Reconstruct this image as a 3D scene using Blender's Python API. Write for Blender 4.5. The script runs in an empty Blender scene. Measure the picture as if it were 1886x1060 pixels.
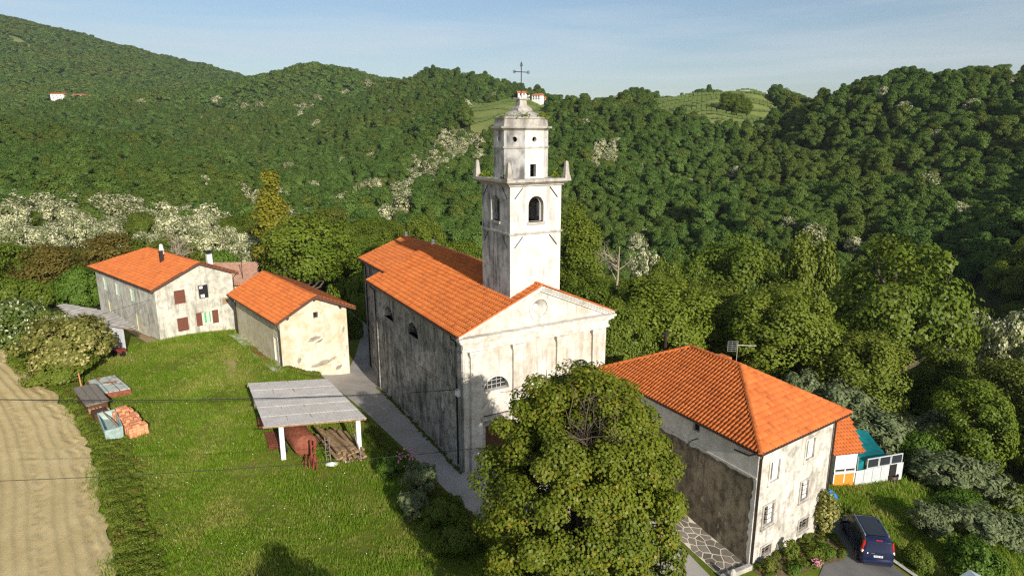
import bpy, bmesh, math, random
import numpy as np
from mathutils import Vector, Matrix
from mathutils.geometry import tessellate_polygon, delaunay_2d_cdt

S = bpy.context.scene
R = math.radians
# ------------------------------------------------------------------ camera, world, sun, exposure
CAMZ, PITCH, FPX = 22.0, R(13.5), 1200.0
cam = bpy.data.objects.new('camera', bpy.data.cameras.new('camera'))
S.collection.objects.link(cam)
cam.location = (0, 0, CAMZ)
cam.rotation_euler = (R(90) - PITCH, 0, 0)
cam.data.sensor_width = 36.0
cam.data.lens = 36.0 * FPX / 1886.0
cam.data.clip_start = 0.5
cam.data.clip_end = 30000
S.camera = cam
SUN_AZ, SUN_EL = 153.4, 21.5          # compass style: clockwise from +Y
W_ = bpy.data.worlds.new('World'); S.world = W_; W_.use_nodes = True
wn, wl = W_.node_tree.nodes, W_.node_tree.links
wn.clear()
sky = wn.new('ShaderNodeTexSky'); sky.sky_type = 'NISHITA'; sky.sun_disc = False
sky.sun_elevation = R(SUN_EL); sky.sun_rotation = R(SUN_AZ)
sky.altitude = 300; sky.air_density = 1.0; sky.dust_density = 1.2; sky.ozone_density = 2.2
bg = wn.new('ShaderNodeBackground'); bg.inputs['Strength'].default_value = 0.092
wo = wn.new('ShaderNodeOutputWorld')
tcw = wn.new('ShaderNodeTexCoord'); mpw = wn.new('ShaderNodeMapping')
mpw.inputs['Scale'].default_value = (1.0, 1.6, 13.0)
mpw.inputs['Rotation'].default_value = (0, R(3), R(20))
nzw = wn.new('ShaderNodeTexNoise'); nzw.inputs['Scale'].default_value = 1.6
nzw.inputs['Detail'].default_value = 9; nzw.inputs['Roughness'].default_value = 0.55
nzw.inputs['Distortion'].default_value = 0.4
rpw = wn.new('ShaderNodeValToRGB')
rpw.color_ramp.elements[0].position = 0.40; rpw.color_ramp.elements[0].color = (0, 0, 0, 1)
rpw.color_ramp.elements[1].position = 0.66; rpw.color_ramp.elements[1].color = (0.45, 0.45, 0.45, 1)
mxw = wn.new('ShaderNodeMix'); mxw.data_type = 'RGBA'
wl.new(tcw.outputs['Generated'], mpw.inputs['Vector']); wl.new(mpw.outputs[0], nzw.inputs['Vector'])
wl.new(nzw.outputs['Fac'], rpw.inputs['Fac']); wl.new(rpw.outputs[0], mxw.inputs[0])
wl.new(sky.outputs[0], mxw.inputs[6]); mxw.inputs[7].default_value = (6.6, 7.0, 7.3, 1)
wl.new(mxw.outputs[2], bg.inputs['Color']); wl.new(bg.outputs[0], wo.inputs['Surface'])
sun = bpy.data.objects.new('sun', bpy.data.lights.new('sun', 'SUN')); S.collection.objects.link(sun)
sun.data.energy = 5.0; sun.data.angle = R(0.5); sun.data.color = (1.0, 0.935, 0.84)
sd = Vector((math.sin(R(SUN_AZ)) * math.cos(R(SUN_EL)), math.cos(R(SUN_AZ)) * math.cos(R(SUN_EL)), math.sin(R(SUN_EL))))
sun.rotation_euler = sd.to_track_quat('Z', 'Y').to_euler()
sun.location = sd * 200
S.view_settings.view_transform = 'Standard'; S.view_settings.look = 'None'
S.view_settings.exposure = 0.38; S.view_settings.gamma = 1.0; S.view_settings.use_curve_mapping = False
S.cycles.use_denoising = False; S.cycles.filter_width = 1.3
S.cycles.max_bounces = 6; S.cycles.diffuse_bounces = 3; S.cycles.glossy_bounces = 3
S.cycles.transmission_bounces = 4; S.cycles.transparent_max_bounces = 6

# ------------------------------------------------------------------ measuring helpers
CPI, SPI = math.cos(PITCH), math.sin(PITCH)
def ray(px, py):
    u = (px - 943) / FPX; v = (530 - py) / FPX
    return (u, CPI + v * SPI, v * CPI - SPI)
def at(px, py, z):
    r = ray(px, py); t = (z - CAMZ) / r[2]
    return Vector((r[0] * t, r[1] * t, z))
def zat(px, py, x, y):
    r = ray(px, py); t = math.hypot(x, y) / math.hypot(r[0], r[1])
    return CAMZ + r[2] * t
def on(px, d):
    """map position d metres away in the direction seen at horizon column px"""
    a = math.atan2((px - 943) / 1234.0, 1.0)
    return d * math.sin(a), d * math.cos(a)
def proj(x, y, z):
    z = z - CAMZ; fw = y * CPI - z * SPI; up = y * SPI + z * CPI
    return 943 + FPX * x / fw, 530 - FPX * up / fw
# church frame
CA = R(-29.8); D1 = np.array([math.sin(CA), math.cos(CA)]); D2 = np.array([math.cos(CA), -math.sin(CA)])
A0 = np.array([-3.13, 39.17])
def L(s, t, z=0.0):
    p = A0 + s * D2 + t * D1
    return Vector((p[0], p[1], z))

# ------------------------------------------------------------------ terrain function (thin plate spline over azimuth / log distance)
TH = 9.0
ctrl = []
def cw(x, y, z): ctrl.append((x, y, z))
def ct(px, lst):
    for py, d in lst:
        x, y = on(px, d)
        cw(x, y, zat(px, py, x, y) * 0 + (CAMZ + (242 - py) / 1234.0 * d * math.cos(math.atan((px - 943) / 1234.0))) - TH)
def cz(px, lst):
    for z, d in lst:
        x, y = on(px, d); cw(x, y, z)
for (x, y, z) in [(-20.5, 54.5, 1.5), (-28.0, 64.0, 1.7), (-24, 58, 1.6), (-18.2, 55.4, .3), (-15.7, 58.2, -.55), (-13, 52, -.05), (-11.6, 54.1, 0), (-14, 62, -.6), (-20, 74, -1.0),
                  (-35.4, 62.6, 1.5), (-30, 68, 1.0), (-48.5, 73.9, 1.2), (-32, 47, .9), (-26, 42, .6), (-30, 55, 1.2), (-15.4, 40, .4), (-10, 42, .1), (-16, 47, .6), (-10, 36, .1),
                  (-3.1, 39.2, 0), (1, 42, 0), (6.8, 44.9, -.3), (-5, 34, 0), (2, 30, -.8), (-8, 28, .1), (-20, 28, .3), (-30, 34, .5), (-45, 40, .9), (-60, 50, 1.2), (-55, 62, 1.5), (-70, 40, 1), (-60, 86, .6),
                  (-18, 18, 0), (-5, 16, -.6), (8, 20, -1.8), (14, 25, -2.5), (13.3, 32.4, -2.05), (11.2, 35, -1.7), (9.3, 39, -.9), (16, 31, -2.55), (18.5, 35.0, -2.6), (21, 34, -3), (20, 30, -3), (24, 32, -3.3), (24.5, 43.2, -3.4), (28, 44.5, -3.6), (22.2, 41, -3.0),
                  (27, 37, -4.0), (32, 40, -5.2), (35, 30, -6), (40, 50, -7.5), (30, 52, -4.5), (20, 52, -3.2), (12, 58, -2.5), (2, 62, -1.6), (-8, 68, -1.6), (24, 18, -4.5), (55, 45, -12)]:
    cw(x, y, z)
cz(300, [(1.0, 92)])
ct(0, [(455, 108), (372, 150), (300, 250), (275, 450), (205, 900), (105, 1400), (34, 1900)])
ct(-350, [(330, 200), (250, 450), (150, 900), (20, 1400), (-60, 1900)])
ct(200, [(458, 118), (372, 160), (300, 250), (275, 430), (185, 850), (125, 1350), (80, 1800)])
ct(400, [(440, 128), (365, 185), (322, 280), (295, 450), (235, 750), (170, 1250), (133, 1600)])
ct(600, [(430, 125), (375, 230), (305, 340), (230, 560), (165, 850), (133, 1100)])
ct(800, [(440, 120), (385, 200), (300, 310), (230, 450), (185, 620), (152, 800)])
cz(930, [(-5, 85), (-24, 145)])
ct(1000, [(345, 250), (262, 350), (208, 450), (180, 560), (167, 640)])
cz(1100, [(-5, 85), (-28, 150)])
ct(1200, [(430, 195), (310, 275), (235, 350), (163, 430)])
cz(1300, [(-5, 80), (-31, 150)])
ct(1300, [(182 - 26, 410), (176 - 26, 500)])
ct(1400, [(400, 200), (305, 280), (235, 340), (182, 400)])
cz(1500, [(-7, 80), (-36, 150)])
ct(1620, [(400, 195), (310, 255), (225, 320), (168, 375)])
cz(1750, [(-13, 85), (-38, 140)])
ct(1886, [(450, 165), (330, 225), (235, 280), (172, 320)])
ct(2400, [(380, 150), (270, 210), (170, 280)])
for px in (1100, 1300, 1500, 1750, 1950): cz(px, [(18, 620), (-30, 1100)])
cz(900, [(10, 1200)]); cz(500, [(60, 2400)]); cz(100, [(200, 2700)])
for az in (-90, -130, -180, 180, 130, 90):
    for d, z in ((40, -3), (200, -12), (900, -20), (5000, -20)):
        ctrl.append((d * math.sin(R(az)), d * math.cos(R(az)), z) if abs(az) != 180 else ('p', az, d, z))
for az in (-45, -20, 0, 20, 45): ctrl.append((6000 * math.sin(R(az)), 6000 * math.cos(R(az)), -60))
_c = []
for c in ctrl:
    if c[0] == 'p': _c.append((R(c[1]), math.log(c[2]), c[3]))
    else: _c.append((math.atan2(c[0], c[1]), math.log(max(8, math.hypot(c[0], c[1]))), c[2]))
C_ = np.array(_c); C_[:, 0] *= 1.4
def _U(r2): return 0.5 * r2 * np.log(r2 + 1e-9)
_n = len(C_)
_K = _U(((C_[:, None, :2] - C_[None, :, :2]) ** 2).sum(2)) + np.eye(_n) * 2e-4
_P = np.c_[np.ones(_n), C_[:, :2]]
_M = np.block([[_K, _P], [_P.T, np.zeros((3, 3))]])
_w = np.linalg.solve(_M, np.r_[C_[:, 2], 0, 0, 0])
_rg = np.random.default_rng(5)
_wv = [(_rg.uniform(0, 6.28), 2 * math.pi / wlen, _rg.uniform(0, 6.28), amp) for wlen, amp in ((170, 5.), (120, 4.5), (90, 4), (64, 3.), (45, 2.3), (37, 1.8), (230, 7), (310, 9), (27, 1.0)) for _ in range(3)]
def ground(x, y):
    x = np.asarray(x, float); y = np.asarray(y, float); sh = x.shape
    x = x.ravel(); y = y.ravel(); out = np.empty(len(x))
    for i in range(0, len(x), 20000):
        xx, yy = x[i:i + 20000], y[i:i + 20000]; d = np.hypot(xx, yy)
        u = np.arctan2(xx, yy) * 1.4; v = np.log(np.maximum(8, d))
        r2 = (u[:, None] - C_[None, :, 0]) ** 2 + (v[:, None] - C_[None, :, 1]) ** 2
        z = _U(r2) @ _w[:_n] + _w[_n] + _w[_n + 1] * u + _w[_n + 2] * v
        k = np.clip((d - 110) / 250, 0, 1) * np.clip((6000 - d) / 3000, 0, 1)
        nz = sum(a * np.sin((xx * math.cos(th) + yy * math.sin(th)) * f + ph) for th, f, ph, a in _wv)
        out[i:i + 20000] = z + nz * k * 0.34 * (1 - .45 * np.clip((d - 600) / 700, 0, 1))
    return out.reshape(sh)
def gz(x, y): return float(ground(np.array([x]), np.array([y]))[0])
def hit(px, py):
    """where the line of sight meets the terrain"""
    z = 0.0
    for _ in range(12):
        p = at(px, py, z); z = 0.5 * z + 0.5 * gz(p.x, p.y)
    p = at(px, py, z); return Vector((p.x, p.y, gz(p.x, p.y)))

# ------------------------------------------------------------------ scene-graph helpers
COL = S.collection
def tag(o, label=None, cat=None, group=None, kind=None):
    if label: o['label'] = label
    if cat: o['category'] = cat
    if group: o['group'] = group
    if kind: o['kind'] = kind
    return o
def thing(name, loc, label, cat, group=None, rz=0.0):
    o = bpy.data.objects.new(name, None); COL.objects.link(o); o.empty_display_size = .3
    o.location = loc; o.rotation_euler = (0, 0, rz)
    return tag(o, label, cat, group)
def wloc(parent):
    v = Vector((0, 0, 0)); p = parent
    while p: v += p.location; p = p.parent
    return v
def mesh(name, V, F, m, parent=None, smooth=False, tint=None, world=True):
    """V in world coordinates (parents are unrotated) unless world=False"""
    me = bpy.data.meshes.new(name)
    V = np.asarray(V, float).reshape(-1, 3)
    if parent is not None and world: V = V - np.array(wloc(parent))
    if isinstance(F, np.ndarray):
        k = F.shape[1]; n = len(F)
        me.vertices.add(len(V)); me.vertices.foreach_set('co', V.astype(np.float32).ravel())
        me.loops.add(n * k); me.loops.foreach_set('vertex_index', F.astype(np.int32).ravel())
        me.polygons.add(n); me.polygons.foreach_set('loop_start', np.arange(0, n * k, k, dtype=np.int32))
        me.update(calc_edges=True)
    else:
        me.from_pydata(V.tolist(), [], F); me.update()
    if tint is not None:
        a = me.attributes.new('tint', 'FLOAT', 'FACE'); a.data.foreach_set('value', np.asarray(tint, np.float32))
    if smooth: me.polygons.foreach_set('use_smooth', [True] * len(me.polygons))
    for mm in (m if isinstance(m, (list, tuple)) else [m]): me.materials.append(mm)
    o = bpy.data.objects.new(name, me); COL.objects.link(o)
    if parent is not None: o.parent = parent
    return o
def inst(src, parent, loc=None, mat=None):
    o = bpy.data.objects.new(src.name.split('.')[0], src.data); COL.objects.link(o)
    o.parent = parent
    if mat is not None: o.matrix_local = mat
    elif loc is not None: o.location = loc
    return o
class MB:
    """collects simple solids"""
    def __init__(s): s.v = []; s.f = []
    def add(s, V, F):
        n = len(s.v); s.v += [tuple(p) for p in V]; s.f += [tuple(i + n for i in f) for f in F]; return s
    def box(s, c, size, ax=(1, 0), tilt=None):
        """box centre c, size (along ax, across, up)"""
        a = np.array([ax[0], ax[1], 0.]); a /= np.linalg.norm(a); b = np.array([-a[1], a[0], 0.]); u = np.array([0, 0, 1.])
        if tilt is not None: a = a * math.cos(tilt) + u * math.sin(tilt); u = np.cross(a, b)
        c = np.array(c, float); V = []
        for i in (-.5, .5):
            for j in (-.5, .5):
                for k in (-.5, .5): V.append(c + a * i * size[0] + b * j * size[1] + u * k * size[2])
        return s.add(V, [(0, 1, 3, 2), (4, 6, 7, 5), (0, 4, 5, 1), (2, 3, 7, 6), (0, 2, 6, 4), (1, 5, 7, 3)])
    def prism(s, poly, z0, z1):
        n = len(poly); V = [(p[0], p[1], z0) for p in poly] + [(p[0], p[1], z1) for p in poly]
        return s.add(V, [tuple(range(n))[::-1], tuple(range(n, 2 * n))] + [(i, (i + 1) % n, n + (i + 1) % n, n + i) for i in range(n)])
    def loft(s, rings, cap=True):
        n = len(rings[0]); V = [p for r in rings for p in r]; F = []
        for k in range(len(rings) - 1):
            for i in range(n): F.append((k * n + i, k * n + (i + 1) % n, (k + 1) * n + (i + 1) % n, (k + 1) * n + i))
        if cap: F += [tuple(range(n))[::-1], tuple((len(rings) - 1) * n + i for i in range(n))]
        return s.add(V, F)
    def tube(s, pts, rad, n=6, cap=True):
        pts = [np.array(p, float) for p in pts]
        if not hasattr(rad, '__len__'): rad = [rad] * len(pts)
        rings = []
        for i, p in enumerate(pts):
            d = pts[min(i + 1, len(pts) - 1)] - pts[max(i - 1, 0)]; d = d / (np.linalg.norm(d) + 1e-9)
            h = np.array([0, 0, 1.]) if abs(d[2]) < .9 else np.array([1., 0, 0])
            a = np.cross(d, h); a /= np.linalg.norm(a); b = np.cross(d, a)
            rings.append([p + (a * math.cos(6.28318 * k / n) + b * math.sin(6.28318 * k / n)) * rad[i] for k in range(n)])
        return s.loft(rings, cap)
    def lathe(s, c, prof, n=16, ph=0.0, sc=(1, 1)):
        rings = [[(c[0] + r * sc[0] * math.cos(ph + 6.28318 * k / n), c[1] + r * sc[1] * math.sin(ph + 6.28318 * k / n), c[2] + z) for k in range(n)] for r, z in prof]
        return s.loft(rings)
    def build(s, name, m, parent=None, smooth=False): return mesh(name, s.v, s.f, m, parent, smooth)

# ------------------------------------------------------------------ materials
class N:
    def __init__(s, name, rough=0.9, spec=0.2):
        s.m = bpy.data.materials.new(name); s.m.use_nodes = True; s.t = s.m.node_tree; s.t.nodes.clear()
        s.o = s.t.nodes.new('ShaderNodeOutputMaterial')
        s.b = s.t.nodes.new('ShaderNodeBsdfPrincipled'); s.b.inputs['Roughness'].default_value = rough
        s.b.inputs['Specular IOR Level'].default_value = spec
        s.t.links.new(s.b.outputs[0], s.o.inputs[0])
    def n(s, ty, **kw):
        x = s.t.nodes.new(ty)
        for k, v in kw.items(): setattr(x, k, v)
        return x
    def lk(s, a, b): s.t.links.new(a, b)
    def pos(s, scale=(1, 1, 1), rot=(0, 0, 0), obj=False):
        if obj: src = s.n('ShaderNodeTexCoord').outputs['Object']
        else: src = s.n('ShaderNodeNewGeometry').outputs['Position']
        mp = s.n('ShaderNodeMapping'); mp.inputs['Scale'].default_value = scale; mp.inputs['Rotation'].default_value = rot
        s.lk(src, mp.inputs['Vector']); return mp.outputs[0]
    def noise(s, scale=1, detail=5, rough=.6, vec=None, dist=0.0, sc=(1, 1, 1), rot=(0, 0, 0)):
        x = s.n('ShaderNodeTexNoise'); x.inputs['Scale'].default_value = scale; x.inputs['Detail'].default_value = detail
        x.inputs['Roughness'].default_value = rough; x.inputs['Distortion'].default_value = dist
        s.lk(vec if vec is not None else s.pos(sc, rot), x.inputs['Vector']); return x.outputs['Fac']
    def ramp(s, fac, a, b, ca=(0, 0, 0), cb=(1, 1, 1)):
        x = s.n('ShaderNodeValToRGB'); e = x.color_ramp.elements
        e[0].position = a; e[0].color = (*ca, 1); e[1].position = b; e[1].color = (*cb, 1)
        s.lk(fac, x.inputs['Fac']); return x.outputs['Color']
    def mix(s, fac, a, b, mode='MIX'):
        x = s.n('ShaderNodeMix', data_type='RGBA', blend_type=mode)
        for i, v in ((0, fac), (6, a), (7, b)):
            if hasattr(v, 'node'): s.lk(v, x.inputs[i])
            elif i == 0: x.inputs[0].default_value = v
            else: x.inputs[i].default_value = (*v, 1)
        return x.outputs[2]
    def math(s, op, a, b=0.0):
        x = s.n('ShaderNodeMath', operation=op)
        for i, v in ((0, a), (1, b)):
            if hasattr(v, 'node'): s.lk(v, x.inputs[i])
            else: x.inputs[i].default_value = v
        return x.outputs[0]
    def z(s):
        sx = s.n('ShaderNodeSeparateXYZ'); s.lk(s.n('ShaderNodeNewGeometry').outputs['Position'], sx.inputs[0]); return sx.outputs['Z']
    def bump(s, h, strength=.3, dist=.02):
        x = s.n('ShaderNodeBump'); x.inputs['Strength'].default_value = strength; x.inputs['Distance'].default_value = dist
        s.lk(h, x.inputs['Height']); s.lk(x.outputs[0], s.b.inputs['Normal']); return s
    def col(s, c):
        if hasattr(c, 'node'): s.lk(c, s.b.inputs['Base Color'])
        else: s.b.inputs['Base Color'].default_value = (*c, 1)
        return s
def flat(name, c, rough=.8, var=.25, scale=6, metal=0.0, spec=.3):
    n = N(name, rough, spec); f = n.noise(scale, 4)
    d = tuple(x * (1 - var) for x in c); n.col(n.mix(n.ramp(f, .3, .7), d, tuple(min(1, x * (1 + var * .5)) for x in c)))
    n.b.inputs['Metallic'].default_value = metal; n.bump(f, .15, .01); return n.m
def plaster(name, light, mid, dark, stain=.5, streak=.5, patch=None, patch_amt=.0, low=None, low_z=0, low_h=1., sc=1.0, bump=.35):
    """weathered lime plaster: mottling, rain streaks, peeled patches, own lower band"""
    n = N(name, .95, .1)
    big = n.noise(.35 * sc, 6, .65, dist=.5)
    c = n.mix(n.ramp(big, .35, .65), light, mid)
    med = n.noise(1.5 * sc, 8, .7, dist=.3)
    c = n.mix(n.math('MULTIPLY', n.ramp(med, .46, .64), stain), c, dark)
    st = n.noise(2.2 * sc, 6, .7, sc=(1, 1, .13))
    lo = n.noise(.5 * sc, 3, .5)
    c = n.mix(n.math('MULTIPLY', n.math('MULTIPLY', n.ramp(st, .46, .60), n.ramp(lo, .36, .56)), streak), c, dark)
    if low:
        zz = n.math('ADD', n.z(), n.math('MULTIPLY', n.noise(.9, 6, .7), low_h * 1.2))
        c = n.mix(n.ramp(n.math('DIVIDE', n.math('SUBTRACT', zz, low_z), low_h * 2.2), .42, .6, (1, 1, 1), (0, 0, 0)), c, low)
    if patch:
        pn = n.noise(.8 * sc, 9, .72, sc=(1, 1, .55))
        c = n.mix(n.ramp(pn, .62 - patch_amt * .2, .66 - patch_amt * .2), c, patch)
    fine = n.noise(14, 6, .75)
    c = n.mix(n.math('MULTIPLY', n.ramp(fine, .35, .75), .35), c, tuple(x * .62 for x in mid))
    n.col(c); n.bump(n.mix(.5, med, fine), bump, .03); return n.m

M = {}
M['facade'] = plaster('facade_plaster', (.68, .66, .61), (.58, .53, .44), (.33, .27, .20), .6, .7, bump=.15)
M['trim'] = plaster('cream_trim', (.72, .70, .65), (.60, .56, .48), (.30, .26, .20), .6, .6, bump=.12)
M['sidewall'] = plaster('dark_weathered_plaster', (.46, .42, .36), (.29, .26, .22), (.055, .050, .045), .8, .95, patch=(.52, .49, .42), patch_amt=.12, low=(.52, .49, .43), low_z=-.5, low_h=.95, bump=1.0)
M['sidetrim'] = plaster('grey_plaster_strip', (.40, .38, .34), (.28, .26, .23), (.09, .08, .075), .7, .9)
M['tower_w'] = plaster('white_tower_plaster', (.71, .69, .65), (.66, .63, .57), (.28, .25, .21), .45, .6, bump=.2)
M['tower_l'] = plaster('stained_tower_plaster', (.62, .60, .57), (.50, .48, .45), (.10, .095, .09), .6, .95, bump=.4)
M['stone'] = plaster('weathered_cornice_stone', (.52, .49, .43), (.42, .39, .34), (.14, .12, .10), .6, .5, bump=.4)
M['house'] = plaster('grey_stained_render', (.70, .67, .57), (.54, .51, .42), (.19, .18, .15), .6, .7, patch=(.62, .58, .47), patch_amt=.0, low=(.66, .60, .46), low_z=.8, low_h=.6, bump=.35)
M['barn'] = plaster('ochre_limewash', (.72, .68, .59), (.62, .52, .36), (.46, .31, .14), .6, .35, patch=(.33, .29, .22), patch_amt=-.02, sc=.7, bump=.4)
M['barn_l'] = plaster('ochre_limewash_side', (.66, .60, .44), (.56, .50, .35), (.38, .28, .10), .6, .3, bump=.3)
M['rect_f'] = plaster('mottled_white_render', (.68, .65, .58), (.54, .50, .43), (.19, .17, .135), .75, .6, patch=(.70, .67, .60), patch_amt=.05, low=(.70, .63, .48), low_z=-2.9, low_h=.9, bump=.6)
M['rect_l'] = plaster('bare_brown_render', (.33, .275, .19), (.20, .16, .105), (.055, .045, .034), .85, .7, patch=(.42, .36, .26), patch_amt=.12, bump=1.2)
M['rect_u'] = plaster('upper_white_render', (.74, .72, .66), (.62, .59, .53), (.34, .32, .28), .4, .4)
def tilemat(name, a, b, c):
    n = N(name, .8, .25)
    at_ = n.n('ShaderNodeAttribute', attribute_name='tint'); oi = n.n('ShaderNodeObjectInfo')
    r = n.math('FRACT', n.math('ADD', at_.outputs['Fac'], n.math('MULTIPLY', oi.outputs['Random'], 7.3)))
    k = n.mix(r, a, b); g = n.noise(.6, 6, .7); k = n.mix(n.math('MULTIPLY', n.ramp(g, .45, .75), .5), k, c)
    k = n.mix(n.math('MULTIPLY', n.ramp(n.noise(9, 5, .7), .5, .8), .4), k, c)
    k = n.mix(n.math('MULTIPLY', n.math('GREATER_THAN', n.math('FRACT', n.math('MULTIPLY', r, 9.7)), .93), .3), k, tuple(x * .45 for x in c))
    k = n.mix(n.math('MULTIPLY', n.ramp(n.noise(1.7, 7, .75), .56, .68), .22), k, (.30, .24, .17))
    n.col(k); n.bump(n.noise(30, 3), .2, .005); return n.m
M['tile'] = tilemat('orange_clay_tile', (.46, .118, .026), (.57, .165, .038), (.33, .085, .026))
M['tile2'] = tilemat('worn_orange_tile', (.44, .115, .027), (.54, .160, .042), (.30, .085, .03))
M['deck'] = flat('roof_underlay', (.30, .09, .035), .9)
M['dark'] = flat('dark_recess', (.02, .018, .016), .9)
M['glass'] = N('window_glass', .12, .5).col((.03, .035, .04)).m
M['metal'] = flat('brown_gutter_metal', (.05, .032, .025), .5, metal=.3)
M['black'] = flat('blackened_iron', (.015, .015, .016), .6)
M['lead'] = flat('lead_flashing', (.09, .095, .105), .5)
M['wood'] = flat('brown_wood', (.10, .045, .022), .8, .4, 12)
M['fascia'] = flat('fascia_board', (.12, .055, .035), .8)
M['oldwood'] = flat('weathered_timber', (.33, .22, .12), .9, .5, 5)
M['greywood'] = flat('grey_timber', (.22, .19, .15), .9, .5, 8)
M['shutter'] = flat('brown_shutter', (.16, .055, .032), .7, .3, 20)
M['white'] = flat('white_paint', (.74, .73, .70), .6, .12)
M['green'] = flat('green_paint', (.10, .42, .16), .6, .2)
M['palegreen'] = flat('pale_green_paint', (.50, .62, .46), .7, .2)
M['yellowish'] = flat('pale_yellow_board', (.55, .50, .28), .8, .2)
M['rust'] = flat('rusty_iron', (.24, .075, .04), .75, .5, 4)
M['red'] = flat('faded_red_paint', (.24, .045, .03), .7, .5)
M['orange'] = flat('orange_panel', (.75, .25, .03), .6, .15)
M['teal'] = flat('teal_netting', (.0, .16, .17), .8, .35, 2.5)
M['blue'] = flat('blue_plastic', (.02, .22, .55), .4, .4, 8)
M['turq'] = flat('turquoise_tub', (.33, .43, .39), .6, .3, 4)
M['concrete'] = flat('pale_concrete', (.50, .48, .43), .9, .3, 3)
M['mortar'] = flat('pale_mortar', (.62, .56, .44), .95, .2, 10)
M['alu'] = flat('aluminium', (.60, .61, .62), .35, .1, metal=.8)
M['rubber'] = flat('black_rubber', (.012, .012, .012), .8)
M['bark'] = flat('brown_bark', (.13, .10, .07), .95, .5, 5)
M['palebark'] = flat('pale_bark', (.36, .32, .26), .95, .3, 5)
M['brick'] = tilemat('orange_hollow_brick', (.62, .24, .11), (.72, .34, .18), (.48, .20, .10))
n = N('fibre_cement_sheet', .9, .15)
k = n.mix(n.ramp(n.noise(1.2, 6, .7), .3, .7), (.50, .46, .41), (.64, .60, .54)); k = n.mix(n.math('MULTIPLY', n.ramp(n.noise(11, 6, .8), .52, .66), .8), k, (.17, .15, .13)); n.col(k); M['cement'] = n.m
n = N('pale_green_rusty_sheet', .6, .3)
k = n.mix(n.ramp(n.noise(1.6, 7, .7), .5, .62), (.44, .50, .44), (.30, .13, .07)); n.col(k); M['sheet'] = n.m
n = N('flagstone', .85, .25)
oi = n.n('ShaderNodeObjectInfo')
k = n.mix(oi.outputs['Random'], (.13, .11, .085), (.25, .22, .18)); k = n.mix(n.math('MULTIPLY', n.ramp(n.noise(5, 6, .7), .4, .7), .5), k, (.10, .085, .065)); n.col(k); n.bump(n.noise(10, 5), .5, .02); M['flag'] = n.m
n = N('worn_asphalt', .9, .2)
k = n.mix(n.ramp(n.noise(.35, 6, .6), .35, .65), (.31, .285, .25), (.40, .37, .33)); k = n.mix(n.math('MULTIPLY', n.ramp(n.noise(2.2, 8, .7), .5, .7), .5), k, (.23, .21, .185))
k = n.mix(n.math('MULTIPLY', n.ramp(n.noise(40, 3), .4, .7), .3), k, (.34, .32, .29)); n.col(k); n.bump(n.noise(25, 4), .4, .01); M['road'] = n.m
n = N('dark_asphalt', .85, .25)
k = n.mix(n.ramp(n.noise(.6, 6), .35, .65), (.10, .097, .093), (.15, .143, .135)); k = n.mix(n.math('MULTIPLY', n.ramp(n.noise(30, 3), .45, .7), .4), k, (.22, .21, .2)); n.col(k); n.bump(n.noise(25, 4), .4, .01); M['drive'] = n.m
n = N('dry_soil', .97, .1)
k = n.mix(n.ramp(n.noise(.5, 6), .3, .7), (.47, .36, .165), (.58, .46, .235)); k = n.mix(n.math('MULTIPLY', n.ramp(n.noise(11, 8, .85), .52, .66), .6), k, (.27, .20, .11)); n.col(k); n.bump(n.noise(15, 8, .8), .8, .05); M['soil'] = n.m
n = N('meadow_ground', .97, .1)
k = n.mix(n.ramp(n.noise(.16, 6, .6), .35, .65), (.10, .14, .012), (.175, .19, .024)); k = n.mix(n.math('MULTIPLY', n.ramp(n.noise(.33, 8, .7), .52, .68), .75), k, (.21, .175, .065))
k = n.mix(n.math('MULTIPLY', n.ramp(n.noise(6, 6, .8), .45, .7), .5), k, (.03, .045, .01)); n.col(k); n.bump(n.noise(8, 7, .8), .8, .08); M['meadow'] = n.m
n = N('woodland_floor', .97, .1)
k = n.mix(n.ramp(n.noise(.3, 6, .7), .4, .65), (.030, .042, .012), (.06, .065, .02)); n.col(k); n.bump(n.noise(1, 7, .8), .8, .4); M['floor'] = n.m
n = N('vineyard_grass', .97, .1)
k = n.mix(n.ramp(n.noise(.05, 6, .7), .4, .65), (.13, .17, .04), (.20, .21, .07)); n.col(k); M['vine'] = n.m
M['earth'] = flat('bare_tan_earth', (.40, .28, .15), .95, .3, .3)

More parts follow.
